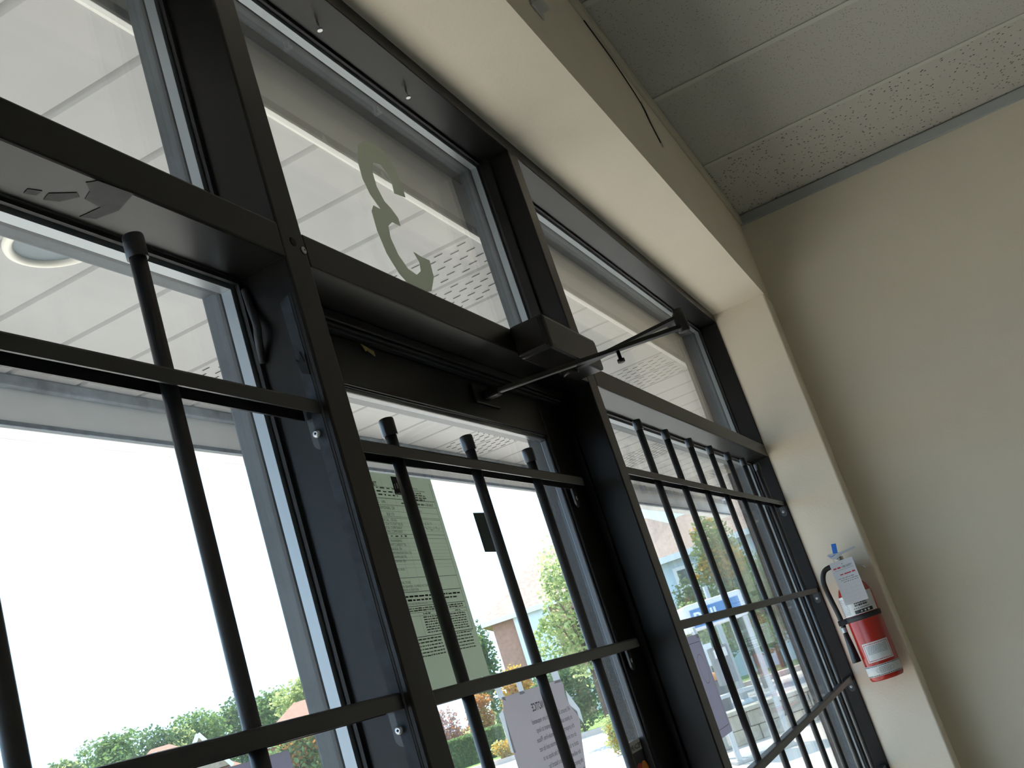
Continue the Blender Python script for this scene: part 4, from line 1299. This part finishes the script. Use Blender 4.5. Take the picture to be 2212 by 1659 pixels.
# ---- phone booth
pb = tag(empty('phone_booth', at(13.35, 17.3)), 'glass phone booth with blue and white header outside', 'phone booth')
pb.rotation_euler = (0, 0, R(13.35 - 90 + 14))
BW = mat('booth_white', (0.72, 0.74, 0.78), 0.45)
BBL = mat('booth_blue', (0.05, 0.20, 0.46), 0.4)
BGREY = mat('booth_aluminium', (0.52, 0.54, 0.55), 0.5)
hw = 0.40
for sx in (-1, 1):
    for sy in (-1, 1):
        box('corner_post', BGREY, pb, sx * hw - 0.035, sx * hw + 0.035, sy * hw - 0.035, sy * hw + 0.035, 0.05, 1.93, 0.006)
box('base', mat('booth_base', (0.45, 0.44, 0.42), 0.8), pb, -hw - 0.06, hw + 0.06, -hw - 0.06, hw + 0.06, 0.0, 0.05, 0.01)
hd = box('header', BW, pb, -hw - 0.06, hw + 0.06, -hw - 0.06, hw + 0.06, 1.91, 2.30, 0.05)
fp = box('blue_panel', BBL, hd, -hw + 0.02, hw - 0.02, -hw - 0.072, -hw - 0.058, 1.955, 2.215, 0.004)
box('blue_panel', BBL, hd, hw + 0.058, hw + 0.072, -hw + 0.02, hw - 0.02, 1.955, 2.215, 0.004)
T = Print((-hw + 0.05, -hw - 0.0735, 1.975), (1, 0, 0), (0, 0, 1)); T.text('Bell', 0, 0.02, 0.245, 1.0, bold=0.006)
T.build('header_lettering', mat('booth_print', (0.72, 0.80, 0.88), 0.5), hd)
for sx in (-1, 1):
    box('glass_panel', BOOTHGLASS, pb, sx * hw - 0.004, sx * hw + 0.004, -hw + 0.036, hw - 0.036, 0.25, 1.90)
box('glass_panel', BOOTHGLASS, pb, -hw + 0.036, hw - 0.036, hw - 0.004, hw + 0.004, 0.25, 1.90)
ph = box('telephone', mat('phone_grey', (0.25, 0.26, 0.28), 0.5), pb, -0.14, 0.14, 0.16, 0.36, 1.05, 1.62, 0.02)
box('instruction_card', WTRIM, ph, -0.10, 0.10, 0.148, 0.159, 1.45, 1.58)
box('shelf', BGREY, pb, -0.30, 0.30, 0.05, 0.36, 0.88, 0.93, 0.01)

# ---- stone planter of separate blocks
pl_ = tag(empty('stone_planter', at(12.9, 19.6)), 'low stone block planter wall behind the phone booth', 'planter')
pl_.rotation_euler = (0, 0, R(12.9 - 90 + 8))
ST = [mat('stone_%d' % i, c, 0.9, var=0.2, vscale=4, bump=0.3, bscale=12) for i, c in enumerate(((0.42, 0.39, 0.33), (0.48, 0.42, 0.33), (0.36, 0.35, 0.32)))]
rr = random.Random(5)
for row in range(2):
    x = -1.6 - 0.2 * row
    while x < 1.9:
        w = rr.uniform(0.38, 0.62)
        box('stone_block', ST[rr.randrange(3)], pl_, x, x + w - 0.015, -0.22 + rr.uniform(-0.015, 0.015), 0.22, 0.24 * row, 0.24 * row + 0.23, 0.02)
        x += w
bx_ = -1.75
for k in range(4):
    box('coping_stone', ST[0], pl_, bx_ + 0.93 * k, bx_ + 0.93 * k + 0.915, -0.27, 0.27, 0.482, 0.55, 0.015)

# ---- street furniture
wb = tag(empty('litter_bin', at(14.35, 27)), 'dark litter bin with orange lid by the kerb', 'bin')
lathe('bin_body', mat('bin_dark', (0.06, 0.06, 0.065), 0.6), wb, (0, 0), [(0.24, 0.0), (0.27, 0.05), (0.29, 0.80), (0.27, 0.84)], 20)
lathe('bin_lid', mat('bin_orange', (0.65, 0.22, 0.04), 0.5), wb, (0, 0), [(0.30, 0.84), (0.31, 0.88), (0.24, 0.99), (0.08, 1.02)], 20)
sg = tag(empty('street_sign', at(14.2, 30)), 'white rectangular street sign on a thin post', 'sign')
tube('post', BGREY, sg, [(0, 0, 0), (0, 0, 1.75)], 0.03, 10)
box('sign_plate', WTRIM, sg, -0.03, -0.01, -0.24, 0.24, 1.10, 1.66, 0.005)
lpz = tag(empty('lamp_post', at(13.1, 29)), 'pale slanting metal post behind the phone booth', 'post')
tube('shaft', BGREY, lpz, [(0, 0, 0), (0, 0, 1.9), (0, 0, 3.0)], [0.10, 0.075, 0.06], 12)
lathe('base_plate', BGREY, lpz, (0, 0), [(0.2, 0.0), (0.2, 0.05), (0.12, 0.14)], 16)

bpy.context.view_layer.update()
